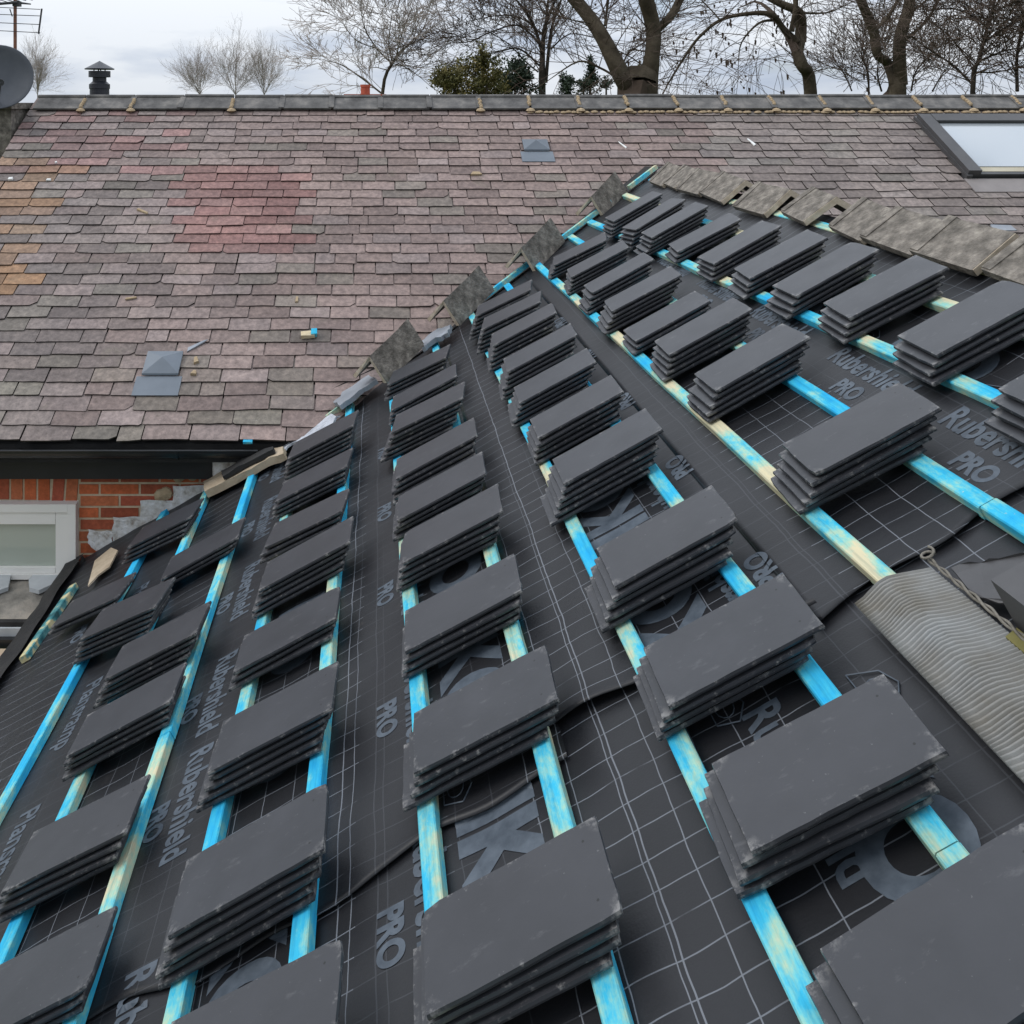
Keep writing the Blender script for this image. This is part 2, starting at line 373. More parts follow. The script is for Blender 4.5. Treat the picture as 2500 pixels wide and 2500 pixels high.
# ------------------------------------------------------------------ ground
b = MB(); b.add([(-400, -200, GROUND), (400, -200, GROUND), (400, 600, GROUND), (-400, 600, GROUND)], [(0, 1, 2, 3)])
tag(b.build('ground', M['grass']), kind='structure')

# ================================================================== MAIN HOUSE
XL, XR = -2.95, 7.2
house = thing('brick_house', 'red brick house behind with an old purple slate roof and black gutter', 'house', (0, 6.5, GROUND))
TR = (YR-YE)/CB
# roof body (two slopes, gable thickness)
b = MB()
e0, e1 = MPt(0, 0, -.03), MPt(0, TR, -.03)
yb, zb = 2*YR-YE, e0.z
b.prism([Vector((XL, e0.y, e0.z)), Vector((XL, e1.y, e1.z)), Vector((XL, yb, zb)), Vector((XL, yb, zb-.1)), Vector((XL, e1.y, e1.z-.14)), Vector((XL, e0.y, e0.z-.1))],
        [Vector((XR, e0.y, e0.z)), Vector((XR, e1.y, e1.z)), Vector((XR, yb, zb)), Vector((XR, yb, zb-.1)), Vector((XR, e1.y, e1.z-.14)), Vector((XR, e0.y, e0.z-.1))])
roof = b.build('roof', M['blackfelt'], house)

def lerp(a, c, t): return tuple(a[i]*(1-t)+c[i]*t for i in range(3))
def slate_colour(x, y):
    purple = (.272, .207, .190); grey = (.198, .183, .175); red = (.270, .150, .138); orange = (.34, .205, .12); green = (.205, .185, .160); light = (.295, .245, .235)
    r = R.random()
    left = max(0., min(1., (-.6-x)/1.6))
    c = lerp(purple, grey, left*.65 if r < .7 else left*.2)
    if r > .86: c = lerp(c, light, .55)
    if r < .10: c = lerp(c, green, .7)
    if 6.06 < y < 6.93 and -1.52+.22*(6.9-y) < x+R.uniform(-.1, .1) < -.52-.12*(y-6.0): c = lerp(c, lerp(red, (.30, .185, .17), R.random()), R.choice((1, 1, 1, .95, .85)))
    if y > 6.85 and x < -1.55 and R.random() < .55: c = lerp(c, (.30, .185, .175), R.uniform(.5, 1))
    if x < -2.42+R.uniform(-.1, .25) and 5.75 < y < 7.0 and R.random() < .75: c = lerp(c, orange, R.uniform(.4, 1))
    if y < 5.35 and R.random() < .35: c = lerp(c, (.22, .205, .165), R.uniform(.2, .7))
    if x > 2.6: c = lerp(c, (.235, .215, .20), .55)
    k = R.uniform(.76, 1.18)
    return tuple(q*k for q in c)

b = MB(); ncourse = 34; gauge = TR/ncourse; wbase = .262
SKY = (4.44, 6.2, 2.31, 3.08)                       # x0,x1,t0,t1 of the roof window
for i in range(ncourse):
    t0 = i*gauge-.012; w = wbase*(1-.0028*i)
    x = XL-R.random()*.02-(w*.5 if i % 2 else 0)
    while x < XR:
        ww = w*R.uniform(.93, 1.06)
        if R.random() < .06: ww *= .55
        xa, xb = max(x, XL-.012), min(x+ww-R.uniform(.005, .0105), XR)
        x += ww
        if xb-xa < .03: continue
        if SKY[0]+.02 < xa and t0 > SKY[2]-.03 and t0+gauge < SKY[3]+.06: continue
        if xa > 4.40 and SKY[2]-.19 < t0 < SKY[2]-.02: continue
        L = gauge*1.9; lift = .010+R.uniform(-.001, .005); th = .011; dt = R.uniform(-.006, .006); sk = R.uniform(-.004, .004)
        if R.random() < .02: dt -= .02; sk += R.uniform(-.012, .012)
        # tail outline with broken corners
        tail = []
        ca_, cb_ = (R.uniform(.012, .035) if R.random() < .07 else R.uniform(.001, .005)), (R.uniform(.012, .04) if R.random() < .07 else R.uniform(.001, .005))
        tail.append((xa, t0+dt+sk+ca_*R.uniform(.5, 1.0)))
        tail.append((xa+ca_, t0+dt+sk))
        m_ = R.choice((1, 2, 3))
        for k in range(m_):
            f = (k+1)/(m_+1); tail.append((xa+(xb-xa)*f, t0+dt+sk*(1-2*f)+R.uniform(-.003, .003)))
        tail.append((xb-cb_, t0+dt-sk)); tail.append((xb, t0+dt-sk+cb_*R.uniform(.5, 1.0)))
        hd = [(xb, t0+L), (xa, t0+L)]
        out = tail+hd
        def nn(t, top): 
            f = (t-t0)/L; base = lift*(1-f)-.004*f
            return base+(th if top else 0)
        tw = R.uniform(-.003, .003)
        top = [MPt(px, pt, nn(pt, True)+tw*((px-xa)/(xb-xa)-.5)) for px, pt in out]
        bot = [MPt(px, pt, nn(pt, False)+tw*((px-xa)/(xb-xa)-.5)) for px, pt in out]
        cc = slate_colour((xa+xb)/2, YE+t0*CB)
        n_ = len(out)
        b.add(top+bot, [tuple(range(n_))], cc)
        o = len(b.v)-2*n_; edge_shade = tuple(q*.30 for q in cc)  # edge faces darkened to paint in the shadow below each slate tail
        for k in range(n_): 
            b.f.append((o+k, o+n_+k, o+n_+(k+1) % n_, o+(k+1) % n_)); b.c.append(edge_shade)
tag(b.build('slate_covering', M['old_slate'], roof))
# far slope
b = MB(); b.box((XL, YR+.02, MPt(0, TR).z), (XR-XL, 0, 0), (0, YR-YE, -(YR-YE)*TB), (0, 0, .012)); b.build('rear_slope', M['ridge'], roof)

# mortared ridge tiles
def angle_tile(b, c, d, wing, dn1, dn2, th, L, roll=0):
    """inverted-V tile: c apex start, d axis, dn1/dn2 unit wing directions"""
    d = Vector(d).normalized(); c = Vector(c)
    n1 = d.cross(dn1); n1 = n1 if n1.z > 0 else -n1; n2 = d.cross(dn2); n2 = n2 if n2.z > 0 else -n2
    up = (n1.normalized()+n2.normalized()).normalized()
    sec = [c+dn1*wing, c, c+dn2*wing, c+dn2*wing+n2*th*1.0, c+up*th*1.25, c+dn1*wing+n1*th*1.0]
    b.prism([p for p in sec], [p+d*L for p in sec])
b = MB(); mb = MB(); sh = MB()
zr = MPt(0, TR, 0).z
dn1 = Vector((0, -CB, -SB)); dn2 = Vector((0, CB, -SB)); x = XL+.02; first = True
cover = .415
while x < XR:
    L = cover*R.uniform(.97, 1.03); j = R.uniform(-.004, .004)
    tb = MB()
    angle_tile(tb, (x+.012, YR, zr+.042+j), (1, 0, 0), .17, dn1, dn2, .016, L-.02)
    if first: sh.v += tb.v; sh.f += tb.f; sh.c += tb.c; first = False
    else: b.add(tb.v, tb.f)
    # roll on the crown and collar at the joint
    b.tube([(x+.006, YR, zr+.062+j), (x+L-.004, YR, zr+.062+j)], [.017, .017], 8, True)
    if R.random() < .55:
        angle_tile(b, (x+L-.03, YR, zr+.054+j), (1, 0, 0), .172, dn1, dn2, .014, .045)
    # mortar in the joint and bedding under the wing
    amt = .25 if x < .8 else 1.0
    if R.random() < .45+.5*amt:
        for k in range(5):
            f = .35+.16*k if x < .8 else .16*k+.1
            p = Vector((x+L+R.uniform(-.006, .006), YR, zr+.066))+dn1*.172*f
            mb.lathe(p-Vector((0, .004, 0)), [(.001, .016), (.012, .012), (.017, .002), (.014, -.012), (.001, -.016)], 7)
        p = Vector((x+L, YR, zr+.045))+dn1*.185
        mb.lathe(p, [(.001, .022), (.03, .012), (.04, -.004), (.001, -.02)], 8)
    if x > 1.0:
        for k in range(9):
            p = Vector((x+L*k/9+R.uniform(-.02, .02), YR, zr+.03))+dn1*(.182+R.uniform(-.004, .008))
            mb.lathe(p, [(.001, .013), (.024, .007), (.028, -.004), (.001, -.016)], 7)
    x += L
b.build('ridge_tiles', M['ridge'], roof)
sh.build('lead_ridge_end', M['ridge'], roof)
mb.build('ridge_mortar', M['mortlump'], roof)

# roof window (right) : frame, pane, lower apron
def mbox(b, x0, x1, t0, t1, n0, n1):
    b.prism([MPt(x0, t0, n0), MPt(x1, t0, n0), MPt(x1, t1, n0), MPt(x0, t1, n0)], [MPt(x0, t0, n1), MPt(x1, t0, n1), MPt(x1, t1, n1), MPt(x0, t1, n1)])
sx0, sx1, st0, st1 = SKY
b = MB()
mbox(b, sx0, sx0+.10, st0, st1, -.01, .085); mbox(b, sx1-.1, sx1, st0, st1, -.01, .085)
mbox(b, sx0+.101, sx1-.101, st1-.10, st1-.001, -.01, .088)
mbox(b, sx0+.101, sx1-.101, st0, st0+.03, -.01, .05)
mbox(b, sx0-.012, sx0+.03, st0-.02, st1+.02, -.012, .05)
swin = b.build('roof_window', M['winframe'], house)
b = MB(); mbox(b, sx0+.102, sx1-.102, st0+.031, st0+.085, .0, .052); b.build('bottom_rail', M['timberpale'], swin)
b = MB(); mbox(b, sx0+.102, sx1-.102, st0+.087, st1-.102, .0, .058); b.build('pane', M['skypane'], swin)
b = MB(); mbox(b, sx0-.03, sx1+.05, st0-.18, st0-.022, .012, .024); b.build('apron', M['brownapron'], swin)

# grey slate vents
def vent(u, v, w, h, fw, fh, name_label):
    x0, t1 = un_main(u, v); s = .0
    b = MB()
    mbox(b, x0, x0+w, t1-h, t1, .0, .04)
    vt = b.build('slate_vent', M['ventgrey'], house); tag(vt, name_label)
    b = MB()
    c = [MPt(x0-.008, t1-h-.012, .042), MPt(x0+w+.008, t1-h-.012, .042), MPt(x0+w+.008, t1+.01, .042), MPt(x0-.008, t1+.01, .042)]
    ap = MPt(x0+w/2, t1-h*.45, .078); c2 = [p+Vector((0, 0, -.012)) for p in c]
    b.add(c+c2+[ap], [(0, 1, 8), (1, 2, 8), (2, 3, 8), (3, 0, 8), (4, 5, 1, 0), (5, 6, 2, 1), (6, 7, 3, 2), (7, 4, 0, 3)])
    b.build('vent_cap', M['ventgrey'], vt)
    b = MB(); mbox(b, x0-(fw-w)*.55, x0+w+(fw-w)*.45, t1-h-.05-fh, t1-h-.02, .018, .026); b.build('vent_flashing', M['lead'] if False else M['ventgrey'], vt)
vent(366, 872, .195, .145, .265, .105, 'larger vent low on the slates')
vent(1276, 352, .185, .115, .255, .10, 'small vent near the ridge')

# wall with real bricks, window, arch
b = MB(); b.box((XL, YW+.0035, GROUND), (XR-XL, 0, 0), (0, 4.2, 0), (0, 0, ZE-.13-GROUND))
b.prism([Vector((XL, YW+.006, ZE-.13)), Vector((XL, YR, e1.z-.15)), Vector((XL, 2*YR-YW, ZE-.13))], [Vector((XR, YW+.006, ZE-.13)), Vector((XR, YR, e1.z-.15)), Vector((XR, 2*YR-YW, ZE-.13))])
wall = b.build('wall', M['mortar'], house)
WX1 = -1.70; WTOP = -2.235; WBOT = -2.655
b = MB()
def bcol():
    c = R.choice([(.44, .115, .05), (.52, .135, .055), (.36, .095, .05), (.48, .15, .07), (.42, .105, .06)])
    k = R.uniform(.85, 1.15); return tuple(q*k for q in c)
z = -2.08; row = 0
CH = .0665; BL = .226
for row in range(0, 14):
    zt = -2.078-row*CH; zb_ = zt-CH+.0135
    x = WX1+.012+(BL*.5 if row % 2 else 0)-BL
    while x < -.1:
        xa, xb = max(x, WX1+.004), x+BL-.0135
        if xb-xa > .03:
            b.box((xa, YW+R.uniform(-.003, .001), zb_), (xb-xa, 0, 0), (0, .03, 0), (0, 0, zt-zb_), bcol())
        x += BL
# soldier arch over the window, slightly cambered
for k in range(17):
    x = WX1+.0-k*.0765-.01
    zo = -.012*((k-6)/6.0)**2
    lean = .0 if k > 1 else -.012
    b.prism([Vector((x-.064, YW-.002, WTOP+.008+zo)), Vector((x, YW-.002, WTOP+.008+zo)), Vector((x+lean*-1, YW-.002, -2.07)), Vector((x-.064-lean, YW-.002, -2.07))],
            [Vector((x-.064, YW+.03, WTOP+.008+zo)), Vector((x, YW+.03, WTOP+.008+zo)), Vector((x-lean, YW+.03, -2.07)), Vector((x-.064-lean, YW+.03, -2.07))], bcol())
# bricks left of / below the window
b.build('brickwork', M['brick'], wall)
win = MB()
fx0, fx1 = -3.0+.1, WX1
def wbox(b, x0, x1, z0, z1, y0, y1): b.box((x0, y0, z0), (x1-x0, 0, 0), (0, y1-y0, 0), (0, 0, z1-z0))
wbox(win, fx1-.045, fx1, WBOT, WTOP, 5.03, 5.09); wbox(win, fx0, fx0+.045, WBOT, WTOP, 5.03, 5.09)
wbox(win, fx0+.046, fx1-.046, WTOP-.045, WTOP, 5.03, 5.09); wbox(win, fx0+.046, fx1-.046, WBOT, WBOT+.03, 5.03, 5.09)
wf = win.build('window', M['white'], house)
b = MB()
wbox(b, fx1-.115, fx1-.047, WBOT+.032, WTOP-.047, 5.04, 5.085); wbox(b, fx0+.047, fx1-.117, WTOP-.115, WTOP-.047, 5.04, 5.085); wbox(b, fx0+.047, fx1-.117, WBOT+.032, WBOT+.06, 5.04, 5.085)
b.build('sash', M['white'], wf)
b = MB(); wbox(b, fx0+.047, fx1-.118, WBOT+.061, WTOP-.116, 5.065, 5.075); b.build('pane', M['pane'], wf)

# fascia, gutter with brackets
gx1 = -.66
b = MB(); b.box((XL, 4.985, -2.075), (gx1-.27-XL, 0, 0), (0, .022, 0), (0, 0, .17)); b.build('fascia', M['fascia'], house)
b = MB(); b.box((gx1-.268, 4.99, -2.07), (.235, 0, 0), (0, .08, 0), (0, 0, .125)); b.build('eaves_block', M['render'], house)
b = MB(); prof = []
for k in range(13):
    a = math.pi+math.pi*k/12; prof.append((4.915+.056*math.cos(a), -1.872+.056*math.sin(a)))
for k in range(12, -1, -1):
    a = math.pi+math.pi*k/12; prof.append((4.915+.0525*math.cos(a), -1.872+.0525*math.sin(a)))
b.prism([Vector((XL, p, q)) for p, q in prof], [Vector((gx1, p, q)) for p, q in prof], cap=False)
b.tube([(XL, 4.859, -1.870), (gx1, 4.859, -1.870)], [.0055, .0055], 8, True)
g = b.build('gutter', M['black'], house, smooth=False)
b = MB()
for x in (-2.13, -1.12):
    pr = [(p[0] + (p[0]-4.915)*.09, -1.872+(p[1]+1.872)*1.09) for p in prof[:13]]+[(p, q) for p, q in prof[:13]][::-1]
    b.prism([Vector((x, p, q)) for p, q in pr], [Vector((x+.028, p, q)) for p, q in pr])
b.build('gutter_bracket', M['black'], g)

# stepped mortar / flashing residue along the abutment
b = MB()
def onwall(u, v, y=YW-.004): return at(u, v, y)
steps = [((216, 1292), (278, 1298), (272, 1330), (235, 1345), (214, 1326)), ((276, 1262), (345, 1262), (345, 1302), (276, 1322)),
         ((342, 1222), (424, 1222), (424, 1270), (342, 1304)), ((422, 1186), (502, 1184), (510, 1232), (422, 1274)), ((500, 1190), (560, 1168), (640, 1118), (640, 1142), (508, 1234))]
for k, st in enumerate(steps):
    pts = []
    for i in range(len(st)):
        a_, c_ = st[i], st[(i+1) % len(st)]
        for j in range(4):
            f = j/4; pts.append((a_[0]*(1-f)+c_[0]*f+(R.uniform(-3, 3) if j else 0), a_[1]*(1-f)+c_[1]*f+(R.uniform(-3, 3) if j else 0)))
    y0 = YW-.004-.0025*k
    b.prism([at(p, q, y0) for p, q in pts], [at(p, q, y0-.012) for p, q in pts])
b.build('stepped_mortar', M['render'], house)
b = MB()
for (u, v) in ((415, 1155), (436, 1162), (452, 1150), (470, 1158), (405, 1205), (392, 1210)):
    p = at(u, v, YW-.004); b.lathe(p, [(.001, -.02), (.035, -.008), (.04, .006), (.001, .02)], 9, (0, 1, 0))
b.build('mortar_patch', M['mortlump'], wall)

# black flue behind the ridge
fl = at(243, 232, 8.35); b = MB()
prof = [(.088, -1.6), (.088, .055), (.094, .06), (.094, .10), (.088, .103), (.062, .128), (.062, .163), (.0, .163)]
b.lathe(fl, [(r*1.0, h) for r, h in prof], 28)
flue = b.build('flue', M['flue'], house, smooth=False)
b = MB(); b.lathe(fl, [(.07, .165), (.098, .165), (.098, .222), (.07, .222), (.07, .165)], 28); b.build('cowl_ring', M['flue'], flue)
b = MB()
for k in range(4):
    a = k*math.pi/2+.5; p = fl+Vector((.05*math.cos(a), .05*math.sin(a), .16)); b.tube([p, p+Vector((0, 0, .09))], [.006, .006], 5)
b.build('cowl_strut', M['flue'], flue)
b = MB(); b.lathe(fl, [(.07, .24), (.132, .236), (.134, .244), (.0, .317)], 28); b.build('cowl_cap', M['flue'], flue)

# ================================================================== EXTENSION ROOF (near)
ext = thing('extension_roof', 'pitched extension roof covered in black membrane and blue stained battens', 'roof', (0, 3, GROUND))
hipXY = [(-.30, 5.085), (-.236, 5.13), (.409, 5.417), (.734, 5.70), (.972, 5.85), (1.248, 6.03), (1.512, 6.20), (1.917, 6.47), (2.06, 6.56)]
def yfar(s):
    X = s*CA
    if X <= hipXY[0][0]: return YW-.02
    for (x0, y0), (x1, y1) in zip(hipXY, hipXY[1:]):
        if X <= x1: return y0+(y1-y0)*(X-x0)/(x1-x0)
    return hipXY[-1][1]
SE, SR = -1.985, 2.29
def wr(s, y):       # ripples in the sheet
    return .6*(.0035*math.sin(9.1*s+2.3*y+.6)*math.sin(5.3*y+1.1*s)+.0028*math.sin(21*y+4.2*math.sin(5*s+1.3*y))*(.5+.5*math.sin(3.1*s+.8))
            + .002*math.sin(33*s+3*math.sin(4*y)))-.004
def sheet(name, s0, s1, ya, yb, n0, ds=.022, dy=.022, near_end=None, curl=None):
    ns = max(2, int((s1-s0)/ds)); b = MB(); uv = []
    ymax = max(yb(s0+(s1-s0)*i/ns)-ya(s0+(s1-s0)*i/ns) for i in range(ns+1)); ny = max(2, int(ymax/dy))
    for j in range(ny+1):
        for i in range(ns+1):
            s = s0+(s1-s0)*i/ns; y = ya(s)+(yb(s)-ya(s))*j/ny
            n = n0+wr(s, y)
            if near_end: n += near_end*math.exp(-(y-ya(s))/.05)
            if curl: n += curl(s, y-ya(s))
            b.v.append(NP(s, y, n)); uv.append((s, y))
    for j in range(ny):
        for i in range(ns):
            q = j*(ns+1)+i; b.f.append((q, q+1, q+ns+2, q+ns+1)); b.c.append(None)
    # lips: front edge and downslope edge
    o = len(b.v)
    for i in range(ns+1):
        p = b.v[i]; b.v.append(p-Vector((-SA, 0, CA))*.004+Vector((0, .003, 0))); uv.append(uv[i])
    for i in range(ns): b.f.append((o+i, o+i+1, i+1, i)); b.c.append(None)
    o = len(b.v)
    for j in range(ny+1):
        p = b.v[j*(ns+1)]; b.v.append(p-Vector((-SA, 0, CA))*.005+Vector((CA, 0, SA))*.003); uv.append(uv[j*(ns+1)])
    for j in range(ny): b.f.append((o+j, j*(ns+1), (j+1)*(ns+1), o+j+1)); b.c.append(None)
    return b.build(name, M['membrane'], ext, uvs=uv, smooth=True)
YN = -1.2
lap = lambda s: 1.925+.02*math.sin(5*s)+.012*math.sin(17*s)
und = []
und.append(sheet('underlay', SE, SR, lambda s: YN, lambda s: 2.25, 0.0))
und.append(sheet('underlay', SE, -.42, lap, yfar, .005, near_end=.002))
und.append(sheet('underlay', -.46, .46, lambda s: lap(s)-.03, yfar, .007, near_end=.004))
und.append(sheet('underlay', .43, 1.09, lambda s: 2.02-.11*max(0, (s-.5)), yfar, .009, near_end=.004,
                 curl=lambda s, d: .012*math.exp(-((s-.56)/.10)**2)*math.exp(-d/.10)))
und.append(sheet('underlay', 1.06, SR, lap, yfar, .011, near_end=.003))
NMEM = .026
# deck under the membrane, far slope and gable, walls
b = MB()
b.prism([NP(SE, YN, -.03), NP(SR, YN, -.03), NP(SR, YN, -.2), NP(SE, YN, -.2)], [NP(SE, YW, -.03), NP(SR, YW, -.03), NP(SR, YW, -.2), NP(SE, YW, -.2)])
b.build('roof_deck', M['oldwood'], ext)
rp = NP(SR, 0, .0)
b = MB(); q0, q1 = rp, Vector((rp.x+1.9, 0, rp.z-1.9*TA))
b.prism([Vector((q0.x+.005, YN, q0.z)), Vector((q1.x, YN, q1.z)), Vector((q1.x, YN, q1.z-.1)), Vector((q0.x+.005, YN, q0.z-.1))],
        [Vector((q0.x+.005, 6.2, q0.z)), Vector((q1.x, 5.0, q1.z)), Vector((q1.x, 5.0, q1.z-.1)), Vector((q0.x+.005, 6.2, q0.z-.1))])
b.build('far_slope', M['blackfelt'], ext)
b = MB(); b.box((NP(SE+.12, 0, 0).x, YN+.1, GROUND), (5.2, 0, 0), (0, YW-YN-.12, 0), (0, 0, NP(SE, 0, 0).z-.2-GROUND)); b.build('brick_wall', M['cladding'], ext)
# black felt turned over the eaves
b = MB(); uvd = []
ny = 120
for j in range(ny+1):
    y = YN+(YW-.03-YN)*j/ny
    k = .012*math.sin(7*y)+.008*math.sin(19*y+1)
    for (s, n) in ((SE+.10, .03+k*.4), (SE+.02, .034+k), (SE-.015+k, .03), (SE-.03+k, -.02), (SE-.03+k*1.5, -.13)):
        b.v.append(NP(s, y, n))
for j in range(ny):
    for i in range(4): q = j*5+i; b.f.append((q, q+5, q+6, q+1)); b.c.append(None)
b.build('eaves_felt', M['blackfelt'], ext, smooth=True)
# torn upright corner of felt by the window
b = MB(); p0 = at(205, 1400, 5.0)
tri = [at(190, 1408, 4.97), at(218, 1396, 5.0), at(198, 1360, 4.99), at(196, 1378, 4.98)]
b.prism(tri, [p+Vector((.004, .014, .004)) for p in tri]); b.build('torn_felt', M['blackfelt'], ext)
# lower corner patch of old timber
b = MB()
pp = [un_near(u, v, .03) for u, v in ((232, 1370), (272, 1338), (288, 1345), (268, 1385), (240, 1405), (215, 1432))]
b.prism([NP(s, y, .026) for s, y in pp], [NP(s, y, .034) for s, y in pp]); b.build('bare_board_patch', M['oldwood'], ext)

# hip: small back slope behind the hip line, hip timber
hp = [(NP(x/CA, y, 0)) for x, y in hipXY]
b = MB()
for k in range(len(hp)-1):
    A, B_ = hp[k]+Vector((0, .0, .015)), hp[k+1]+Vector((0, .0, .015))
    def back(P): 
        y2 = (P.z-.05-ZE)/TB+YE; return Vector((P.x-.02, max(P.y+.05, y2), ZE+TB*(max(P.y+.05, y2)-YE)+.022))
    b.add([A, B_, back(B_), back(A)], [(0, 1, 2, 3)])
b.build('hip_backslope', M['blackfelt'], ext)
hdir = (hp[7]-hp[2]).normalized()
nv = Vector((-SA, 0, CA))
def hip_at(X):
    for (x0, y0), (x1, y1) in zip(hipXY, hipXY[1:]):
        if X <= x1: return NP(X/CA, y0+(y1-y0)*(X-x0)/(x1-x0), 0)
    return hp[-1]
def seg_bar(b, P, Q, w, h, up):
    d = (Q-P).normalized(); side = d.cross(up).normalized(); u2 = side.cross(d)
    b.prism([P-side*w/2, P+side*w/2, P+side*w/2+u2*h, P-side*w/2+u2*h], [Q-side*w/2, Q+side*w/2, Q+side*w/2+u2*h, Q-side*w/2+u2*h])
b = MB()
for xa, xb in ((.66, 1.06), (1.18, 1.62), (1.78, 2.02)):
    seg_bar(b, hip_at(xa)+nv*.025, hip_at(xb)+nv*.025, .03, .028, nv)
b.build('hip_batten', M['batten'], ext)
b = MB(); P, Q = hip_at(-.30)+nv*.03+Vector((.02, -.06, 0)), hip_at(-.12)+nv*.03+Vector((.02, -.06, 0)); seg_bar(b, P, Q, .045, .03, nv); b.build('hip_batten', M['batten'], ext)
# lead piece lying along the lower hip, mossy verge board, torn paper
def ragged(b, pix, n0, n1, amp=2.5, sub=4, fn=un_near):
    pts = []
    for i in range(len(pix)):
        a_, c_ = pix[i], pix[(i+1) % len(pix)]
        for j in range(sub):
            f = j/sub; pts.append((a_[0]*(1-f)+c_[0]*f+(R.uniform(-amp, amp) if j else 0), a_[1]*(1-f)+c_[1]*f+(R.uniform(-amp, amp) if j else 0)))
    lo = [NP(*fn(u, v, n0), n0) for u, v in pts]; hi = [NP(*fn(u, v, n0), n1+R.uniform(-.004, .004)) for u, v in pts]
    b.prism(lo, hi)
b = MB(); ragged(b, [(818, 990), (850, 962), (905, 925), (925, 936), (880, 965), (836, 1000)], .06, .085); b.build('lead_flashing', M['lead'], ext)
b = MB(); ragged(b, [(1030, 845), (1075, 812), (1105, 800), (1098, 822), (1060, 840), (1035, 860)], .05, .075); b.build('lead_flashing', M['lead'], ext)
b = MB(); ragged(b, [(645, 1118), (668, 1090), (700, 1078), (720, 1056), (790, 1012), (832, 1018), (800, 1048), (760, 1075), (712, 1088), (690, 1105)], .035, .045, 5); b.build('torn_paper', M['foil'], ext)
b = MB(); ragged(b, [(505, 1190), (560, 1160), (640, 1120), (700, 1105), (700, 1122), (640, 1148), (560, 1190), (508, 1215)], .03, .07, 2); b.build('verge_board', M['oldwood'], ext)
b = MB(); ragged(b, [(545, 1160), (600, 1128), (672, 1100), (672, 1108), (600, 1142), (548, 1172)], .075, .10, 1.5); b.build('verge_felt', M['blackfelt'], ext)

# battens -----------------------------------------------------------------
BT = [  # pixel tracks along each batten (top face)
 [(214, 1375), (149, 1468)],
 [(323, 1381), (183, 1639), (37, 1890)],
 [(450, 1325), (342, 1552), (270, 1713), (165, 1942), (40, 2260)],
 [(590, 1227), (524, 1415), (458, 1630), (387, 1822), (279, 2158)],
 [(693, 1260), (634, 1526), (592, 1700), (527, 1993), (424, 2443)],
 [(834, 1184), (812, 1427), (795, 1589), (775, 1837), (732, 2272)],
 [(968, 1111), (996, 1467), (1017, 1685), (1042, 2084)],
 [(1112, 1039), (1197, 1355), (1251, 1558), (1344, 1919), (1469, 2409)],
 [(1190, 854), (1246, 969), (1329, 1132), (1414, 1306), (1537, 1555), (1673, 1834), (1891, 2312)],
 [(1432, 943), (1494, 1025), (1616, 1179), (1787, 1401), (1986, 1652), (2282, 2030)],
 [(1328, 660), (1406, 727), (1510, 817), (1572, 876), (1657, 950), (1816, 1099), (2100, 1350)],
 [(1640, 734), (1808, 842), (2004, 960), (2357, 1196)],
 [(1513, 573), (1617, 612), (1774, 677), (1982, 767), (2141, 838), (2391, 957)],
 [(2119, 675), (2301, 729)],
 [(1889, 534), (2004, 556), (2119, 582), (2453, 668)]]
NB0, NB1 = .004, .034
def fit_line(pts):
    q = [un_near(u, v, NB1) for u, v in pts]; n = len(q)
    my = sum(p[1] for p in q)/n; ms = sum(p[0] for p in q)/n
    den = sum((p[1]-my)**2 for p in q); k = sum((p[1]-my)*(p[0]-ms) for p in q)/den
    return ms-k*my, k
BAT = []
for i, tr in enumerate(BT):
    a_, k_ = fit_line(tr)
    if i == 13: a_, k_ = 2.045, -.012
    if i == 14: a_, k_ = 2.215, 0.0
    y1 = yfar(a_+k_*5.2)-.06; y0 = YN+.1
    if i == 0: y0, y1 = 4.05, 4.62
    if i == 10: y0 = 1.80
    if i == 11: y0 = YN+.1
    w = .042
    BAT.append((a_, k_))
    # lengths joined end to end
    cuts = [y1]; yy = y1
    yy = y1-R.uniform(1.2, 2.6)
    while yy > y0+.6: cuts.append(yy); yy -= R.uniform(2.0, 3.0)
    if i == 11: cuts = [y1, 1.93]
    cuts.append(y0)
    bm_ = MB()
    for ca_, cb_ in zip(cuts, cuts[1:]):
        ya_, yb_ = cb_+.0012, ca_-.0012
        n = max(2, int((yb_-ya_)/.12)); rows = []
        dj = R.uniform(-.003, .003); ch = .003
        for j in range(n+1):
            y = ya_+(yb_-ya_)*j/n; s = a_+k_*y+dj+.0015*math.sin(6*y+i); dn = .0015*math.sin(3*y+2*i)
            NB1 = .012 if i == 14 else .034; NB0 = -.03 if i == 14 else .004; rows.append([NP(s-w/2, y, NB0), NP(s+w/2, y, NB0), NP(s+w/2, y, NB1-ch+dn), NP(s+w/2-ch, y, NB1+dn), NP(s-w/2+ch, y, NB1+dn), NP(s-w/2, y, NB1-ch+dn)])
        o = len(bm_.v)
        for r in rows: bm_.v += r
        for j in range(n):
            for e in range(6): bm_.f.append((o+j*6+e, o+j*6+(e+1) % 6, o+(j+1)*6+(e+1) % 6, o+(j+1)*6+e)); bm_.c.append(None)
        bm_.f += [tuple(o+e for e in range(5, -1, -1)), tuple(o+n*6+e for e in range(6))]; bm_.c += [None, None]
    bm_.build('batten', M['dirtybatten'] if i == 0 else M['batten'], ext)

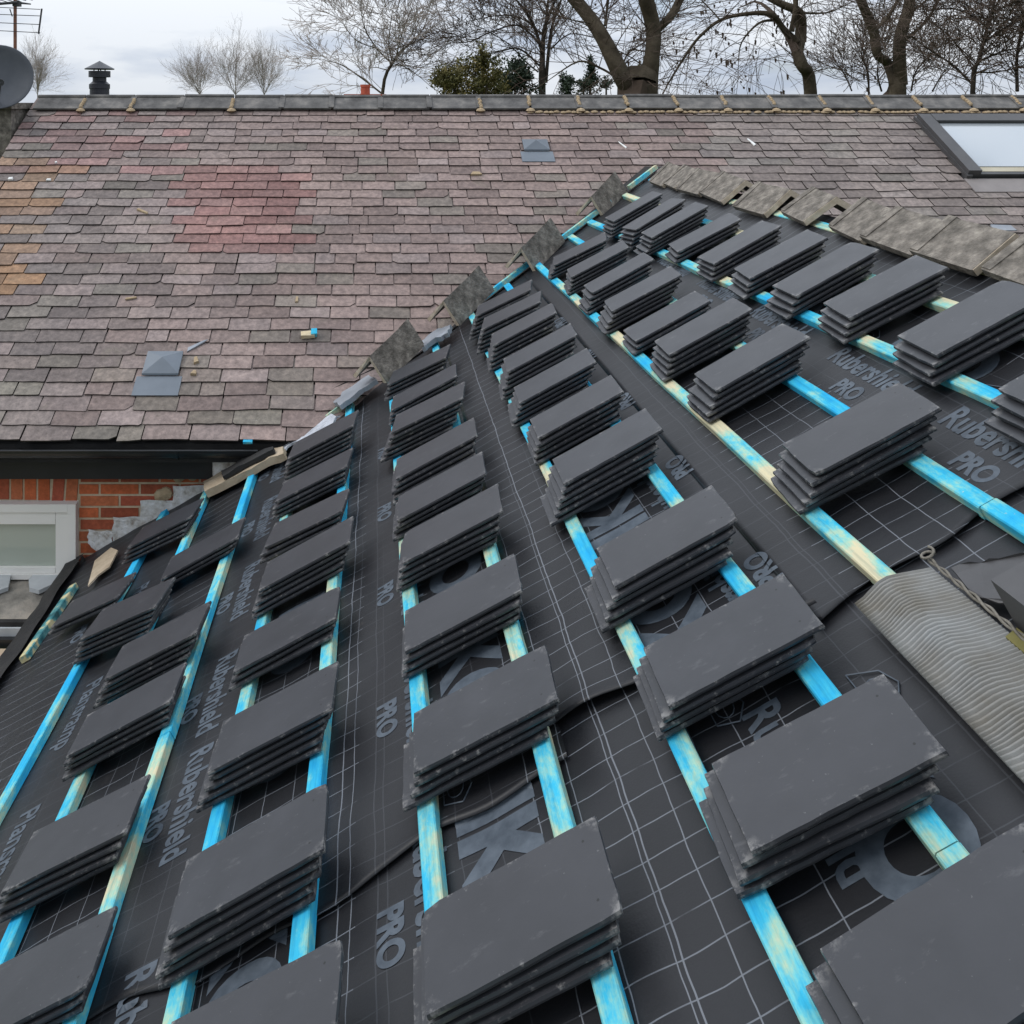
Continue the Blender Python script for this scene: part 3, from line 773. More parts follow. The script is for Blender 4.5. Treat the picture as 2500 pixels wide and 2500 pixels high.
# printing on the membrane --------------------------------------------------
def text_geo(s, size, xs=1.0, bold=.0):
    cu = bpy.data.curves.new('t', 'FONT'); cu.body = s; cu.size = size; cu.offset = bold; cu.resolution_u = 3 if len(s) > 3 else 6
    ob = bpy.data.objects.new('t', cu); COL.objects.link(ob); lim = size*.16
    dg = bpy.context.evaluated_depsgraph_get(); me = ob.evaluated_get(dg).to_mesh()
    bm = bmesh.new(); bm.from_mesh(me); bmesh.ops.triangulate(bm, faces=bm.faces[:])
    for _ in range(3):
        le = [e for e in bm.edges if e.calc_length() > lim]
        if not le: break
        bmesh.ops.subdivide_edges(bm, edges=le, cuts=1); bmesh.ops.triangulate(bm, faces=bm.faces[:])
    bm.verts.index_update()
    v = [(p.co.x*xs, p.co.y) for p in bm.verts]; f = [tuple(q.index for q in p.verts) for p in bm.faces]; bm.free()
    ob.evaluated_get(dg).to_mesh_clear(); bpy.data.objects.remove(ob); bpy.data.curves.remove(cu)
    return v, f
TXT = {'PRO': text_geo('PRO', .080, .82, .0035), 'RUB': text_geo('Rubershield', .110, .76, .003), 'IKO': text_geo('IKO', .235, .92, .012), 'PLA': text_geo('Plansramp', .105, .86, .002)}
def sheet_n(s, y):
    if y < lap(s)-.02: return wr(s, y)
    return wr(s, y)+(.005 if s < -.46 else .007 if s < .43 else .009 if s < 1.06 else .011)
def prt(key, s0, y0, parent, g=1):
    v, f = TXT[key]; b = MB()
    b.v = [NP(s0+g*q, y0-g*p, sheet_n(s0+g*q, y0-g*p)+.0012) for p, q in v]; b.f = list(f); b.c = [None]*len(f)
    b.build('printed_lettering', M['print'], parent)
def roll_of(s, y):
    if y < 1.9: return und[0]
    return und[1] if s < -.44 else und[2] if s < .44 else und[3] if s < 1.07 else und[4]
def emblem(s0, y0, parent):      # outline fan with a little ring beside it
    b = MB(); pts = [(0, 0), (.03, .055), (.075, .07), (.115, .045), (.1, .0), (.0, .0)]
    for (a0, c0), (a1, c1) in zip(pts, pts[1:]):
        b.tube([NP(s0+c0, y0-a0, sheet_n(s0+c0, y0-a0)+.003), NP(s0+c1, y0-a1, sheet_n(s0+c1, y0-a1)+.003)], [.0016, .0016], 4)
    ring = [(.065+.028*math.cos(t*.5236), .03+.02*math.sin(t*.5236)) for t in range(13)]
    for (a0, c0), (a1, c1) in zip(ring, ring[1:]):
        b.tube([NP(s0+c0, y0-a0, sheet_n(s0+c0, y0-a0)+.003), NP(s0+c1, y0-a1, sheet_n(s0+c1, y0-a1)+.003)], [.0013, .0013], 4)
    b.build('printed_emblem', M['print'], parent)
for base, ys, g in ((-.725, (4.84, 4.24, 3.62, 3.0, 2.54, 1.86), 1), (-.005, (4.24, 3.63, 3.04, 2.44, 1.83), 1), (1.072, (4.47, 3.87, 3.27, 2.66, 2.06), -1), (.74, (1.66, 1.1), 1), (1.555, (4.5, 3.93, 3.36, 2.74, 2.17, 1.5), 1)):
    for y in ys:
        P_ = roll_of(base, y); PR = roll_of(base+.1*g, y)
        prt('PRO', base, y-.02*g, P_, g); prt('RUB', base+.085*g, y+.14*g, PR, g)
        if base > 1.2: prt('IKO', base+.20, y+.02, PR); emblem(base+.2, y+.20, PR)
        elif base > .5 and g > 0: prt('IKO', base+.135, y+.03, PR); emblem(base+.30, y+.10, PR)
        elif base > -.5: prt('IKO', base+.20*g, y+.10*g, roll_of(base+.2*g, y), g); emblem(base+.17 if g > 0 else base-.30, y+.24 if g > 0 else y-.16, roll_of(base+.2*g, y))
        elif y < 3.2: prt('IKO', base+.33, y+.20, roll_of(base+.33, y))
for y in (4.2, 3.5, 2.86, 2.22): prt('PLA', -1.30, y, roll_of(-1.3, y))
for y in (4.1, 3.15, 2.5): prt('PRO', -1.57, y, roll_of(-1.5, y)); 

# near roof window at the right: upstand, grey flashing, pleated apron
kerb = MB()
sA, yA = un_near(2418, 1415, .13)
kerb.prism([NP(sA, YN+.4, .03), NP(sA+.75, YN+.4, .03), NP(sA+.75, yA, .03), NP(sA, yA, .03)], [NP(sA, YN+.4, .13), NP(sA+.75, YN+.4, .13), NP(sA+.75, yA, .13), NP(sA, yA, .13)])
rw = kerb.build('roof_window', M['winframe'], ext)
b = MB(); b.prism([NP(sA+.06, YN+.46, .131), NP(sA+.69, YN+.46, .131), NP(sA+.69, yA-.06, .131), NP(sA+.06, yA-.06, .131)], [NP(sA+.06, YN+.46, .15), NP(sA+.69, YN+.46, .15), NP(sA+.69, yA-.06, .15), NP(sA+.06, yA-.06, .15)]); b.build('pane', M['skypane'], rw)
b = MB(); ragged(b, [(2325, 1392), (2420, 1372), (2560, 1350), (2560, 1470), (2440, 1475), (2380, 1460)], .03, .036, .5); b.build('flashing_sheet', M['winframe'], rw)
b = MB(); b.prism([NP(sA-.03, YN+.4, .03), NP(sA-.004, YN+.4, .03), NP(sA-.004, yA-.01, .03), NP(sA-.03, yA-.01, .03)], [NP(sA-.03, YN+.4, .036), NP(sA-.004, YN+.4, .04), NP(sA-.004, yA-.01, .04), NP(sA-.03, yA-.01, .036)]); b.build('seal_strip', M['olive'], rw)
# pleated apron
b = MB(); ya0 = 1.86; nyp = 230; pitch = .0098
s_lo = un_near(2117, 1508, .03)[0]; s_hi = un_near(2290, 1400, .03)[0]
prof = []
for j in range(nyp*6+1):
    y = ya0-j*pitch/6
    ph = (j % 6)/6.0; hgt = .0060*math.cos(2*math.pi*ph)
    for i in range(9):
        f = i/8; tip = (.35*(1-f)*max(0, 1-(ya0-y)/.03)) if False else 0
        w_ = .02*math.sin(2.2*(ya0-y)*6+1)*math.sin(math.pi*f)*0.5
        s = s_lo+(s_hi-s_lo)*f
        yy = y+.011*math.exp(-((f-.45)/.16)**2)*(.6+.4*math.sin((ya0-y)*9))*.8-.012*f+.004*math.sin((ya0-y)*61+2.1*f)*(1-f)
        n = .030+.012*math.sin(math.pi*f)+hgt*(.55+.45*math.sin(math.pi*min(1, f*1.5)))*(1 if 0 < i else .9)+.006*math.sin(9*(ya0-y)+3*f)*math.sin(math.pi*f)
        if i == 0: n += .004
        b.v.append(NP(s, yy, n))
for j in range(nyp*6):
    for i in range(8): q = j*9+i; b.f.append((q, q+9, q+10, q+1)); b.c.append(None)
o_ = len(b.v)
for j in range(nyp*6+1): b.v.append(b.v[j*9]-nv*.02+Vector((CA, 0, SA))*.004)
for j in range(nyp*6): b.f.append((o_+j, o_+j+1, (j+1)*9, j*9)); b.c.append(None)
ap = b.build('pleated_apron', M['apron'], rw, smooth=True)
b = MB(); 
for ph in (0, math.pi):
    pts = [NP(s_hi+.008+  .0035*math.cos(70*t+ph), ya0+.0-t, .040+.0035*math.sin(70*t+ph)) for t in [k*.01 for k in range(220)]]
    b.tube(pts, [.0028]*len(pts), 6)
lp = [NP(s_hi+.012+.014*math.cos(t*.5), ya0+.006+.013*math.sin(t*.5), .04+.001*t) for t in range(15)]; b.tube(lp, [.003]*15, 6)
b.build('cord_edging', M['rope'], ap, smooth=True)

# ================================================================== stacks of new slates
SLW, SLL = .192, .362
def slate_mesh(seed, L, W):
    r = random.Random(seed); T = .0172
    def ring(inset, z, jit):
        pts = []; n1, n2 = 10, 6
        l0, l1, w0, w1 = -L/2+inset, L/2-inset, -W/2+inset, W/2-inset
        for k in range(n1): pts.append([l0+(l1-l0)*k/n1, w0])
        for k in range(n2): pts.append([l1, w0+(w1-w0)*k/n2])
        for k in range(n1): pts.append([l1-(l1-l0)*k/n1, w1])
        for k in range(n2): pts.append([l0, w1-(w1-w0)*k/n2])
        corners = {0, n1, n1+n2, 2*n1+n2}
        out = []
        for i, p in enumerate(pts):
            j = jit if i not in corners else jit*.5
            out.append(Vector((p[0]+JX[i]*j-(CI[i]*math.copysign(1, p[0])), p[1]+JY[i]*j-(CI[i]*math.copysign(1, p[1])), z)))
        return out
    nn_ = 32; JX = [r.uniform(-1, 1) for _ in range(nn_)]; JY = [r.uniform(-1, 1) for _ in range(nn_)]
    CI = [0]*nn_
    for c in (0, 10, 16, 26): CI[c] = r.choice((0, 0, 0, .001, .002, .006))
    rings = [ring(.016, 0, .001), ring(.015, .0072, .001), ring(.001, .0075, .0010), ring(0, .0120, .0012), ring(.0014, T, .0010)]
    b = MB()
    for q in rings: b.v += q
    for k in range(len(rings)-1):
        for j in range(nn_): b.f.append((k*nn_+j, k*nn_+(j+1) % nn_, (k+1)*nn_+(j+1) % nn_, (k+1)*nn_+j))
    b.f += [tuple(range(nn_-1, -1, -1)), tuple(range(4*nn_, 5*nn_))]
    me = bpy.data.meshes.new('slate'); me.from_pydata(b.v, [], b.f); me.update(); me.materials.append(M['slate'])
    return me
TH = .0174; NB1 = .034
STK = {'A': [[334,1298,489,1218,484,1254,316,1332,4],[443,1351,590,1268,567,1318,389,1413,3],[162,1474,325,1409,306,1440,127,1530,2],[236,1493,432,1407,398,1474,186,1567,5],[298,1576,494,1483,485,1536,270,1654,5],[211,1750,444,1629,422,1701,171,1840,4],[63,2038,364,1888,319,2027,11,2181,4],[-34,2380,242,2238,176,2420,-100,2560,3]],
'B': [[730,1073,859,1007,861,1042,706,1123,6],[690,1177,852,1097,855,1135,678,1225,4],[668,1278,848,1191,842,1247,647,1340,3],[646,1369,858,1266,860,1315,636,1448,5],[590,1555,831,1435,822,1502,574,1642,3],[533,1763,822,1622,818,1717,516,1887,5],[447,2107,797,1905,797,2073,418,2280,5],[461,2505,757,2374,760,2520,440,2700,4]],
'C': [[948,912,1094,847,1098,865,954,937,4],[957,971,1112,887,1117,918,957,1002,4],[962,1011,1128,934,1137,969,960,1061,6],[970,1117,1153,1024,1164,1061,970,1173,5],[966,1213,1175,1104,1189,1154,974,1272,4],[986,1297,1211,1186,1228,1244,986,1380,5],[986,1492,1253,1355,1282,1434,986,1596,4],[1002,1742,1333,1591,1360,1685,1017,1890,4],[1026,2220,1449,1993,1532,2218,1037,2491,4]],
'D': [[1162,748,1289,688,1303,703,1167,770,6],[1176,783,1314,714,1330,731,1178,801,6],[1199,817,1347,739,1361,762,1202,845,6],[1227,879,1390,790,1411,817,1240,907,6],[1255,947,1432,851,1456,882,1266,985,5],[1297,1022,1491,918,1521,953,1311,1072,5],[1352,1119,1585,992,1614,1050,1365,1190,6],[1465,1333,1742,1182,1796,1270,1494,1438,5],[1579,1578,1912,1412,1998,1515,1631,1726,4],[1734,1877,2181,1663,2291,1805,1825,2071,4],[2020,2340,2560,2040,2700,2250,2200,2620,3]],
'E': [[1348,630,1470,571,1484,585,1359,644,4],[1383,661,1513,587,1538,606,1400,672,5],[1426,699,1569,615,1599,634,1445,714,5],[1473,736,1634,649,1668,671,1494,761,5],[1522,807,1699,711,1732,733,1550,835,3],[1597,832,1796,725,1834,755,1631,870,5],[1693,913,1914,790,1977,820,1746,957,5],[1912,1082,2197,931,2297,997,1984,1165,5]],
'F': [[1482,528,1588,468,1614,476,1500,541,5],[1526,551,1640,479,1669,492,1547,567,5],[1568,567,1697,492,1728,506,1591,580,5],[1632,595,1774,520,1813,536,1658,616,3],[1702,631,1870,536,1906,549,1735,647,4],[1787,660,1976,562,2018,577,1831,678,4],[1883,699,2085,589,2144,607,1942,725,4],[2007,743,2240,626,2313,647,2072,776,4],[2192,820,2450,680,2560,720,2286,867,4],[2470,940,2740,800,2860,840,2590,1000,4]]}
LROW = {'A': .385, 'B': .372, 'C': .360, 'D': .345, 'E': .345, 'F': .342}
ROWN = {'A': 'leftmost row', 'B': 'second row from left', 'C': 'third row from left', 'D': 'fourth row from left', 'E': 'fifth row from left', 'F': 'row beside the ridge'}
ORD = ['nearest', 'second nearest', 'third nearest', 'fourth nearest', 'fifth nearest', 'sixth nearest', 'seventh nearest', 'eighth nearest', 'ninth nearest', 'tenth nearest', 'eleventh nearest']
LAY = ['top', 'second', 'third', 'fourth', 'fifth', 'sixth']
FR = Matrix(((CA, 0, -SA, 0), (0, 1, 0, 0), (SA, 0, CA, Z0), (0, 0, 0, 1)))
for row, lst in STK.items():
    L = LROW[row]; W = SLW if row in 'ABCF' else .188
    meshes = [slate_mesh(hash(row) % 1 + ord(row)*10+k, L, W) for k in range(5)]
    info = []
    for q in lst:
        n = NB1+q[8]*TH
        P = [un_near(q[2*i], q[2*i+1], n) for i in range(4)]
        c = [sum(p[i] for p in P)/4 for i in (0, 1)]
        a1 = math.atan2(P[1][1]-P[0][1], P[1][0]-P[0][0]); a2 = math.atan2(P[2][1]-P[3][1], P[2][0]-P[3][0])
        ang = max(rad(-13), min(rad(8), (a1+a2)/2))
        info.append((c[0], c[1], ang, q[8]))
    info.sort(key=lambda t: t[1])
    for k, (s, y, ang, nl) in enumerate(info):
        dr = R.uniform(.014, .021); dy_ = R.uniform(-.004, .003)
        for l in range(nl):          # l = 0 bottom
            d = nl-1-l               # how far below the top
            js, jy, ja = R.uniform(-.007, .007), R.uniform(-.006, .005), R.uniform(-1.9, 1.9)
            if d == 0: js = jy = ja = 0
            o = bpy.data.objects.new('slate', R.choice(meshes)); COL.objects.link(o)
            flip = 0
            o.matrix_world = FR @ Matrix.Translation((s-dr*d+js, y+dy_*d+jy, NB1+.001+l*TH)) @ Matrix.Rotation(ang+rad(ja), 4, 'Z')
            what = 'top dark slate' if d == 0 else 'bottom dark slate' if l == 0 else LAY[d]+' dark slate down'
            tag(o, '%s in the %s stack of the %s' % (what, ORD[k], ROWN[row]), 'slate', 'new dark slates stacked on the battens')

# ================================================================== loose old hip and ridge tiles
def vtile(P, d, dnA, dnB, L, wing, label, group):
    b = MB(); loc = P
    angle_tile(b, P, d, wing, dnA, dnB, .028, L)
    # raised weather lip at one end
    o = tag(b.build('ridge_tile', M['oldtile'], loc=loc), label, 'ridge tile', group)
    e = MB(); angle_tile(e, P-d*.003+Vector((0, 0, .002)), d, wing-.002, dnA, dnB, .025, .0028); e.build('broken_end', M['tileedge'], o)
    e = MB(); angle_tile(e, P+d*(L-.04)+Vector((0, 0, .016)), d, wing+.003, dnA, dnB, .020, .041); e.build('collar', M['oldtile'], o)
    return o
nearA = (Vector((CA, 0, SA))*-1+Vector((0, -1, 0))*.95).normalized()
tiles = [((904, 881), (994, 809), 'lowest'), ((1084, 745), (1180, 688), 'second lowest'), ((1273, 616), (1345, 562), 'second highest'), ((1444, 489), (1500, 443), 'highest')]
NB1 = .034
for (nu, nv_), (fu, fv), w in tiles:
    hn = {'lowest': .20, 'second lowest': .18, 'second highest': .15, 'highest': .13}[w]
    nA = un_near(nu, nv_, hn); P = NP(*nA, hn)
    d = Vector((.62, .62, .42)).normalized()      # apex runs up the hip
    dA = Vector((.50, .06, -.83)); dA = (dA-d*dA.dot(d)).normalized()
    dB = Vector((-.54, .36, -.76)).normalized()
    Q = Vector((0, 0, 0)); best = 9e9
    for k in range(28, 48):
        T_ = P+d*(k/100); e_ = (CX+F_*T_.x/T_.y-fu)**2+(CY-F_*T_.z/T_.y-fv)**2
        if e_ < best: best = e_; L = k/100
    vtile(P, d, dA, dB, L+.04, .15, 'lichened angled tile on the left hip, %s of the four' % w, 'old tiles laid along the hip')
RX = NP(SR, 0, .0)
rt = [(2.64, .30), (3.0, .30), (3.335, .32), (3.69, .285), (4.18, .27), (4.64, .33), (5.21, .345), (5.6, .335), (6.03, .29), (6.33, .25)]
ORT = ['nearest', 'second nearest', 'third nearest', 'fourth nearest', 'fifth nearest', 'sixth nearest', 'seventh nearest', 'eighth nearest', 'ninth nearest', 'farthest']
for k, (y, L) in enumerate(rt):
    j = R.uniform(-.09, .09); ln = R.uniform(-.14, .14)
    y *= .945; P = Vector((2.0+.02*j, y, -.445+.006*math.sin(k*2)))
    d = Vector((j, 1, R.uniform(.0, .07))).normalized()
    dA = Vector((-.74, 0, -.67*(1.0+ln))).normalized(); dB = Vector((CA, 0, -SA*1.05)).normalized()
    dA = (dA-d*dA.dot(d)).normalized(); dB = (dB-d*dB.dot(d)).normalized()
    vtile(P, d, dA, dB, L, .162, 'worn grey angled tile on the extension ridge, %s of the ten' % ORT[k], 'old tiles laid along the extension ridge')

# ================================================================== left-hand ledge below the window
lean = thing('lean_to_roof', 'mossy lean-to ledge with grey patches below the white window', 'lean-to', (-2.6, 4.6, GROUND))
LSL = .10
def lpt(x, y, dz=0): return Vector((x, y, -2.66-(5.06-y)*LSL+dz))
b = MB(); nx, ny = 40, 26
for j in range(ny+1):
    for i in range(nx+1):
        x = -3.6+(1.83)*i/nx; y = 5.06-.36*j/ny
        b.v.append(lpt(x, y, .02*mnoise.noise(Vector((x*6, y*6, 3)))+.012*mnoise.noise(Vector((x*17, y*17, 5)))))
for j in range(ny):
    for i in range(nx): q = j*(nx+1)+i; b.f.append((q, q+nx+1, q+nx+2, q+1)); b.c.append(None)
o_ = len(b.v)
for i in range(nx+1): b.v.append(b.v[ny*(nx+1)+i]+Vector((0, .01, -.06)))
for i in range(nx): b.f.append((ny*(nx+1)+i, o_+i, o_+i+1, ny*(nx+1)+i+1)); b.c.append(None)
m_ledge = noisy('mossy_felt', (.12, .115, .10), (.24, .215, .18), 6, .95, .1, .8, 40, .01, [(.25, (.10, .095, .085)), (.48, (.23, .215, .19)), (.75, (.42, .37, .31))])
b.build('felt_surface', m_ledge, lean, smooth=True)
def lun(u, v):
    rx = (u-CX)/F_; rz = (CY-v)/F_     # z = -2.66-(5.06-y)*.3
    y = (-2.66-5.06*LSL)/(rz-LSL); return (rx*y, y)
for pix in ([(70, 1428), (95, 1405), (140, 1398), (148, 1412), (130, 1440), (95, 1456), (72, 1450)], [(-40, 1410), (28, 1412), (20, 1448), (-40, 1470)]):
    b = MB(); q = [lun(*p) for p in pix]
    b.prism([lpt(x, y, .012) for x, y in q], [lpt(x, y, .034) for x, y in q]); b.build('lead_patch', M['patch'], lean)
b = MB()
b.box(lpt(-3.6, 4.70, -.045), (1.8, 0, 0), (0, -.03, 0), (0, 0, .055)); b.build('edge_trim', M['blackfelt'], lean)
b = MB(); b.box(lpt(-3.6, 4.668, -.060), (1.8, 0, 0), (0, -.012, 0), (0, 0, .05)); b.build('white_trim', M['patch'], lean)
b = MB(); b.box(lpt(-3.6, 4.655, -.10), (1.8, 0, 0), (0, -.03, 0), (0, 0, .05)); b.build('black_gutter', M['black'], lean)
b = MB(); b.box((-3.6, 4.72, GROUND), (1.75, 0, 0), (0, .34, 0), (0, 0, lpt(0, 4.7).z-.09-GROUND)); b.build('lean_to_wall', M['cladding'], lean)
b = MB(); b.box((-3.6, 3.9, -2.80), (1.80, 0, 0), (0, .70, 0), (0, 0, .02)); o = b.build('board', M['plywood'], loc=(-2.7, 4.2, -2.80))
tag(o, 'tan timber board at lower left beside the black eaves', 'board')
for xp in (-3.6, -1.9):
    b = MB(); b.box((xp, 3.92, GROUND), (.05, 0, 0), (0, .05, 0), (0, 0, -2.802-GROUND)); b.build('support_post', M['oldwood'], o)

# ================================================================== aerial, dish, chimneys
st = thing('chimney_stack', 'dark weathered chimney stack at the far left end of the roof', 'chimney', (-3.3, 7.7, GROUND))
b = MB(); b.box((-3.75, 7.35, GROUND), (.74, 0, 0), (0, .75, 0), (0, 0, -.04-GROUND)); b.box((-3.79, 7.31, -.039), (.80, 0, 0), (0, .83, 0), (0, 0, .05)); b.build('stack', M['oldtile'], st)
b = MB(); b.lathe((-3.5, 7.75, .012), [(.13, 0), (.11, .25), (.13, .26), (.13, .30), (.09, .30), (.09, .02)], 18); b.build('pot', M['terracotta'], st)
ae = thing('television_aerial', 'rusty pole carrying a grid television aerial behind the satellite dish', 'aerial', (-3.13, 7.95, GROUND))
ay = 7.75; ax_ = (37-CX)/F_*ay
b = MB(); b.tube([(ax_, ay, .01), (ax_, ay, .9)], [.0145, .0145], 10, True); b.build('mast', M['rust'], ae)
b = MB()
for v0, v1 in ((17, 25), (35, 41), (55, 62), (74, 82)):
    b.tube([at(-60, v0-2, ay-.03), at(98, v1-2, ay-.03)], [.0035, .0035], 5)
for u in (20,): b.tube([at(24, 22, ay-.025), at(30, 40, ay-.025)], [.005, .005], 5)
b.build('reflector_rods', M['darkmetal'], ae)
b = MB(); b.tube([at(102, 21, ay-.03), at(94, 83, ay-.03)], [.008, .008], 6, True); b.build('reflector_rail', M['darkmetal'], ae)
b = MB(); b.tube([at(-40, 12, ay-.1), at(40, 6, ay-.02), at(75, 10, ay+.1)], [.012, .012, .006], 6, True)
for k in range(7):
    p = at(-30+16*k, 11-k, ay-.08+.02*k); b.tube([p-Vector((.0, .12, -.03)), p+Vector((0, .12, .03))], [.004, .004], 4)
b.box(at(30, 15, ay-.02), (.06, 0, 0), (0, .05, 0), (0, 0, .045)); b.build('boom', M['darkmetal'], ae)
dish = thing('satellite_dish', 'dark grey round satellite dish in front of the rusty mast', 'satellite dish', (-3.2, 7.35, .1))
dc = at(-6, 188, 7.3); dax = Vector((.28, -.9, .30)).normalized()
b = MB(); b.lathe(dc, [(.0, -.045), (.09, -.04), (.17, -.025), (.24, .0), (.268, .012), (.276, .010), (.270, .002), (.24, -.012), (.1, -.052), (.0, -.058)], 40, dax); b.build('reflector', M['dish'], dish, smooth=True)
b = MB(); e_ = dc+dax*.26+Vector((.05, 0, -.13)); b.tube([dc+Vector((.0, 0, -.25)), e_], [.010, .008], 6, True); b.build('feed_arm', M['darkmetal'], dish)
b = MB(); b.tube([e_, e_-dax*.07+Vector((0, 0, .03))], [.028, .022], 10, True); b.build('receiver', M['darkmetal'], dish)
b = MB(); b.tube([dc-dax*.05, dc-dax*.12+Vector((0, 0, -.05)), Vector((dc.x-.02, dc.y+.16, -.2))], [.016, .016, .016], 8, True); b.build('bracket', M['darkmetal'], dish)

rc = thing('far_chimney', 'red clay chimney pot showing just above the ridge', 'chimney', (at(892, 210, 13).x, 13, GROUND))
px_ = at(892, 210, 13); b = MB(); b.box((px_.x-.3, 12.7, GROUND), (.6, 0, 0), (0, .6, 0), (0, 0, px_.z-.12-GROUND)); b.build('stack', M['terracotta'], rc)
b = MB(); b.lathe((px_.x, 13, px_.z-.119), [(.068, 0), (.066, .10), (.074, .104), (.074, .14), (.05, .14), (.05, .0)], 20); b.build('pot', M['terracotta'], rc)

# ================================================================== bits lying on the old slates
def debris(name, label, cat, u, v, size, rot, m, n=.03, wedge=0, grp=None):
    x, t = un_main(u, v, n); l, w, h = size; c, s_ = math.cos(rot), math.sin(rot)
    def q(a, d, z): return MPt(x+a*c-d*s_, t+a*s_+d*c, n-.008+z)
    b = MB(); k = wedge
    lo = [q(-l/2, -w/2, 0), q(l/2, -w/2+k, 0), q(l/2-k, w/2, 0), q(-l/2+k*.6, w/2-k*.3, 0)]
    hi = [q(-l/2+k*.2, -w/2+.002, h), q(l/2-.003, -w/2+k+.002, h*.8), q(l/2-k, w/2-.003, h), q(-l/2+k*.6, w/2-k*.3-.002, h*.9)]
    b.prism(lo, hi); c0 = MPt(x, t, n-.008)
    return tag(b.build(name, m, loc=c0), label, cat, grp)
oc = debris('timber_offcut', 'pale and blue sawn batten offcut lying on the slates', 'wood offcut', 752, 818, (.085, .04, .028), .1, M['creamwood'], .034)
b = MB(); x_, t_ = un_main(765, 815, .034)
b.prism([MPt(x_-.012, t_-.022, .027), MPt(x_+.024, t_-.018, .027), MPt(x_+.022, t_+.024, .027), MPt(x_-.014, t_+.022, .027)], [MPt(x_-.012, t_-.022, .058), MPt(x_+.024, t_-.018, .057), MPt(x_+.022, t_+.024, .058), MPt(x_-.014, t_+.022, .058)])
b.build('stained_end', M['batten'], oc)
debris('wood_splinter', 'long orange wood splinter on slates left of the maroon patch', 'wood splinter', 348, 515, (.10, .022, .012), -.55, M['mortlump'], .03, .006)
debris('wood_splinter', 'short wood splinter lying above the lower left vent', 'wood splinter', 320, 727, (.075, .02, .01), .15, M['mortlump'], .03, .008)
debris('wood_splinter', 'upright brown sliver on slates in the middle of the old roof', 'wood splinter', 725, 730, (.02, .05, .01), .0, M['mortlump'], .03, .004)
debris('mortar_lump', 'sand coloured mortar lump just right of the lower left vent', 'mortar lump', 479, 880, (.032, .05, .02), .2, M['mortlump'], .03, .01)
debris('mortar_lump', 'smaller mortar lump below the one beside the lower vent', 'mortar lump', 474, 911, (.034, .034, .02), -.3, M['mortlump'], .03, .01)
debris('slate_fragment', 'broken grey slate piece resting above the lower left vent', 'slate fragment', 482, 842, (.15, .04, .008), .5, M['lead'], .03, .03)
debris('slate_fragment', 'tan broken piece on slates below the small upper vent', 'slate fragment', 1163, 424, (.09, .05, .015), -.2, M['mortlump'], .03, .025)
debris('white_chip', 'white chip on an orange slate at the far left', 'chip', 26, 436, (.035, .03, .015), .1, M['whitebit'], .03, .004)
debris('white_chip', 'white chip near the second slate from the far left edge', 'chip', 119, 438, (.035, .022, .012), .0, M['whitebit'], .03, .004)
debris('white_chip', 'white chip highest up on an orange slate at left', 'chip', 137, 396, (.02, .02, .014), .3, M['whitebit'], .03, .004)
debris('white_chip', 'thin white sliver on slates above the ridge tiles at right', 'chip', 1835, 345, (.03, .10, .006), .35, M['whitebit'], .028, .012)
debris('white_chip', 'slim pale sliver on slates right of the small upper vent', 'chip', 1520, 352, (.02, .10, .006), .5, M['whitebit'], .028, .008)
debris('timber_offcut', 'tiny blue and cream offcut resting on the gutter edge', 'wood offcut', 605, 1078, (.05, .02, .015), .0, M['batten'], .03, .0)
debris('slate_fragment', 'grey slip of slate standing on the old roof by the near ridge tiles', 'slate fragment', 2450, 556, (.17, .075, .008), -.1, M['lead'], .03, .02)

# ================================================================== TREES
def grow(b, P, d, L, r, depth, rnd, spread=.6, droop=0., k=4, taper=.6, seg=3, nch=(2, 4), minr=.004, shrink=(.55, .8), seeds=None):
    pts = [P]; rs = [r]; dd = d.normalized()
    for i in range(seg):
        dd = (dd+Vector((rnd.uniform(-1, 1), rnd.uniform(-1, 1), rnd.uniform(-1, 1)))*.22+Vector((0, 0, -droop))).normalized()
        pts.append(pts[-1]+dd*L/seg); rs.append(max(minr, r*(1-(1-taper)*(i+1)/seg)))
    b.tube(pts, rs, k if depth > 1 else 3)
    if depth == 0:
        if seeds is not None and rnd.random() < .35: seeds.append(pts[-1])
        return
    for c in range(rnd.randint(*nch)):
        f = rnd.uniform(.35, 1.0); i = min(seg-1, int(f*seg)); p = pts[i].lerp(pts[i+1], f*seg-i)
        nd = (dd+Vector((rnd.uniform(-1, 1), rnd.uniform(-1, 1), rnd.uniform(-.7, 1)))*spread*1.25).normalized()
        grow(b, p, nd, L*rnd.uniform(*shrink), max(minr, rs[i]*.6), depth-1, rnd, spread, droop, k, taper, seg, nch, minr, shrink, seeds)
    grow(b, pts[-1], dd, L*.7, rs[-1], depth-1, rnd, spread, droop, k, taper, seg, nch, minr, shrink, seeds)
def smooth_path(pts, n=4):
    out = []
    for i in range(len(pts)-1):
        p0, p1, p2, p3 = pts[max(i-1, 0)], pts[i], pts[i+1], pts[min(i+2, len(pts)-1)]
        for j in range(n):
            t = j/n; out.append(tuple(.5*((2*p1[k])+(-p0[k]+p2[k])*t+(2*p0[k]-5*p1[k]+4*p2[k]-p3[k])*t*t+(-p0[k]+3*p1[k]-3*p2[k]+p3[k])*t**3) for k in range(3)))
    out.append(pts[-1]); return out
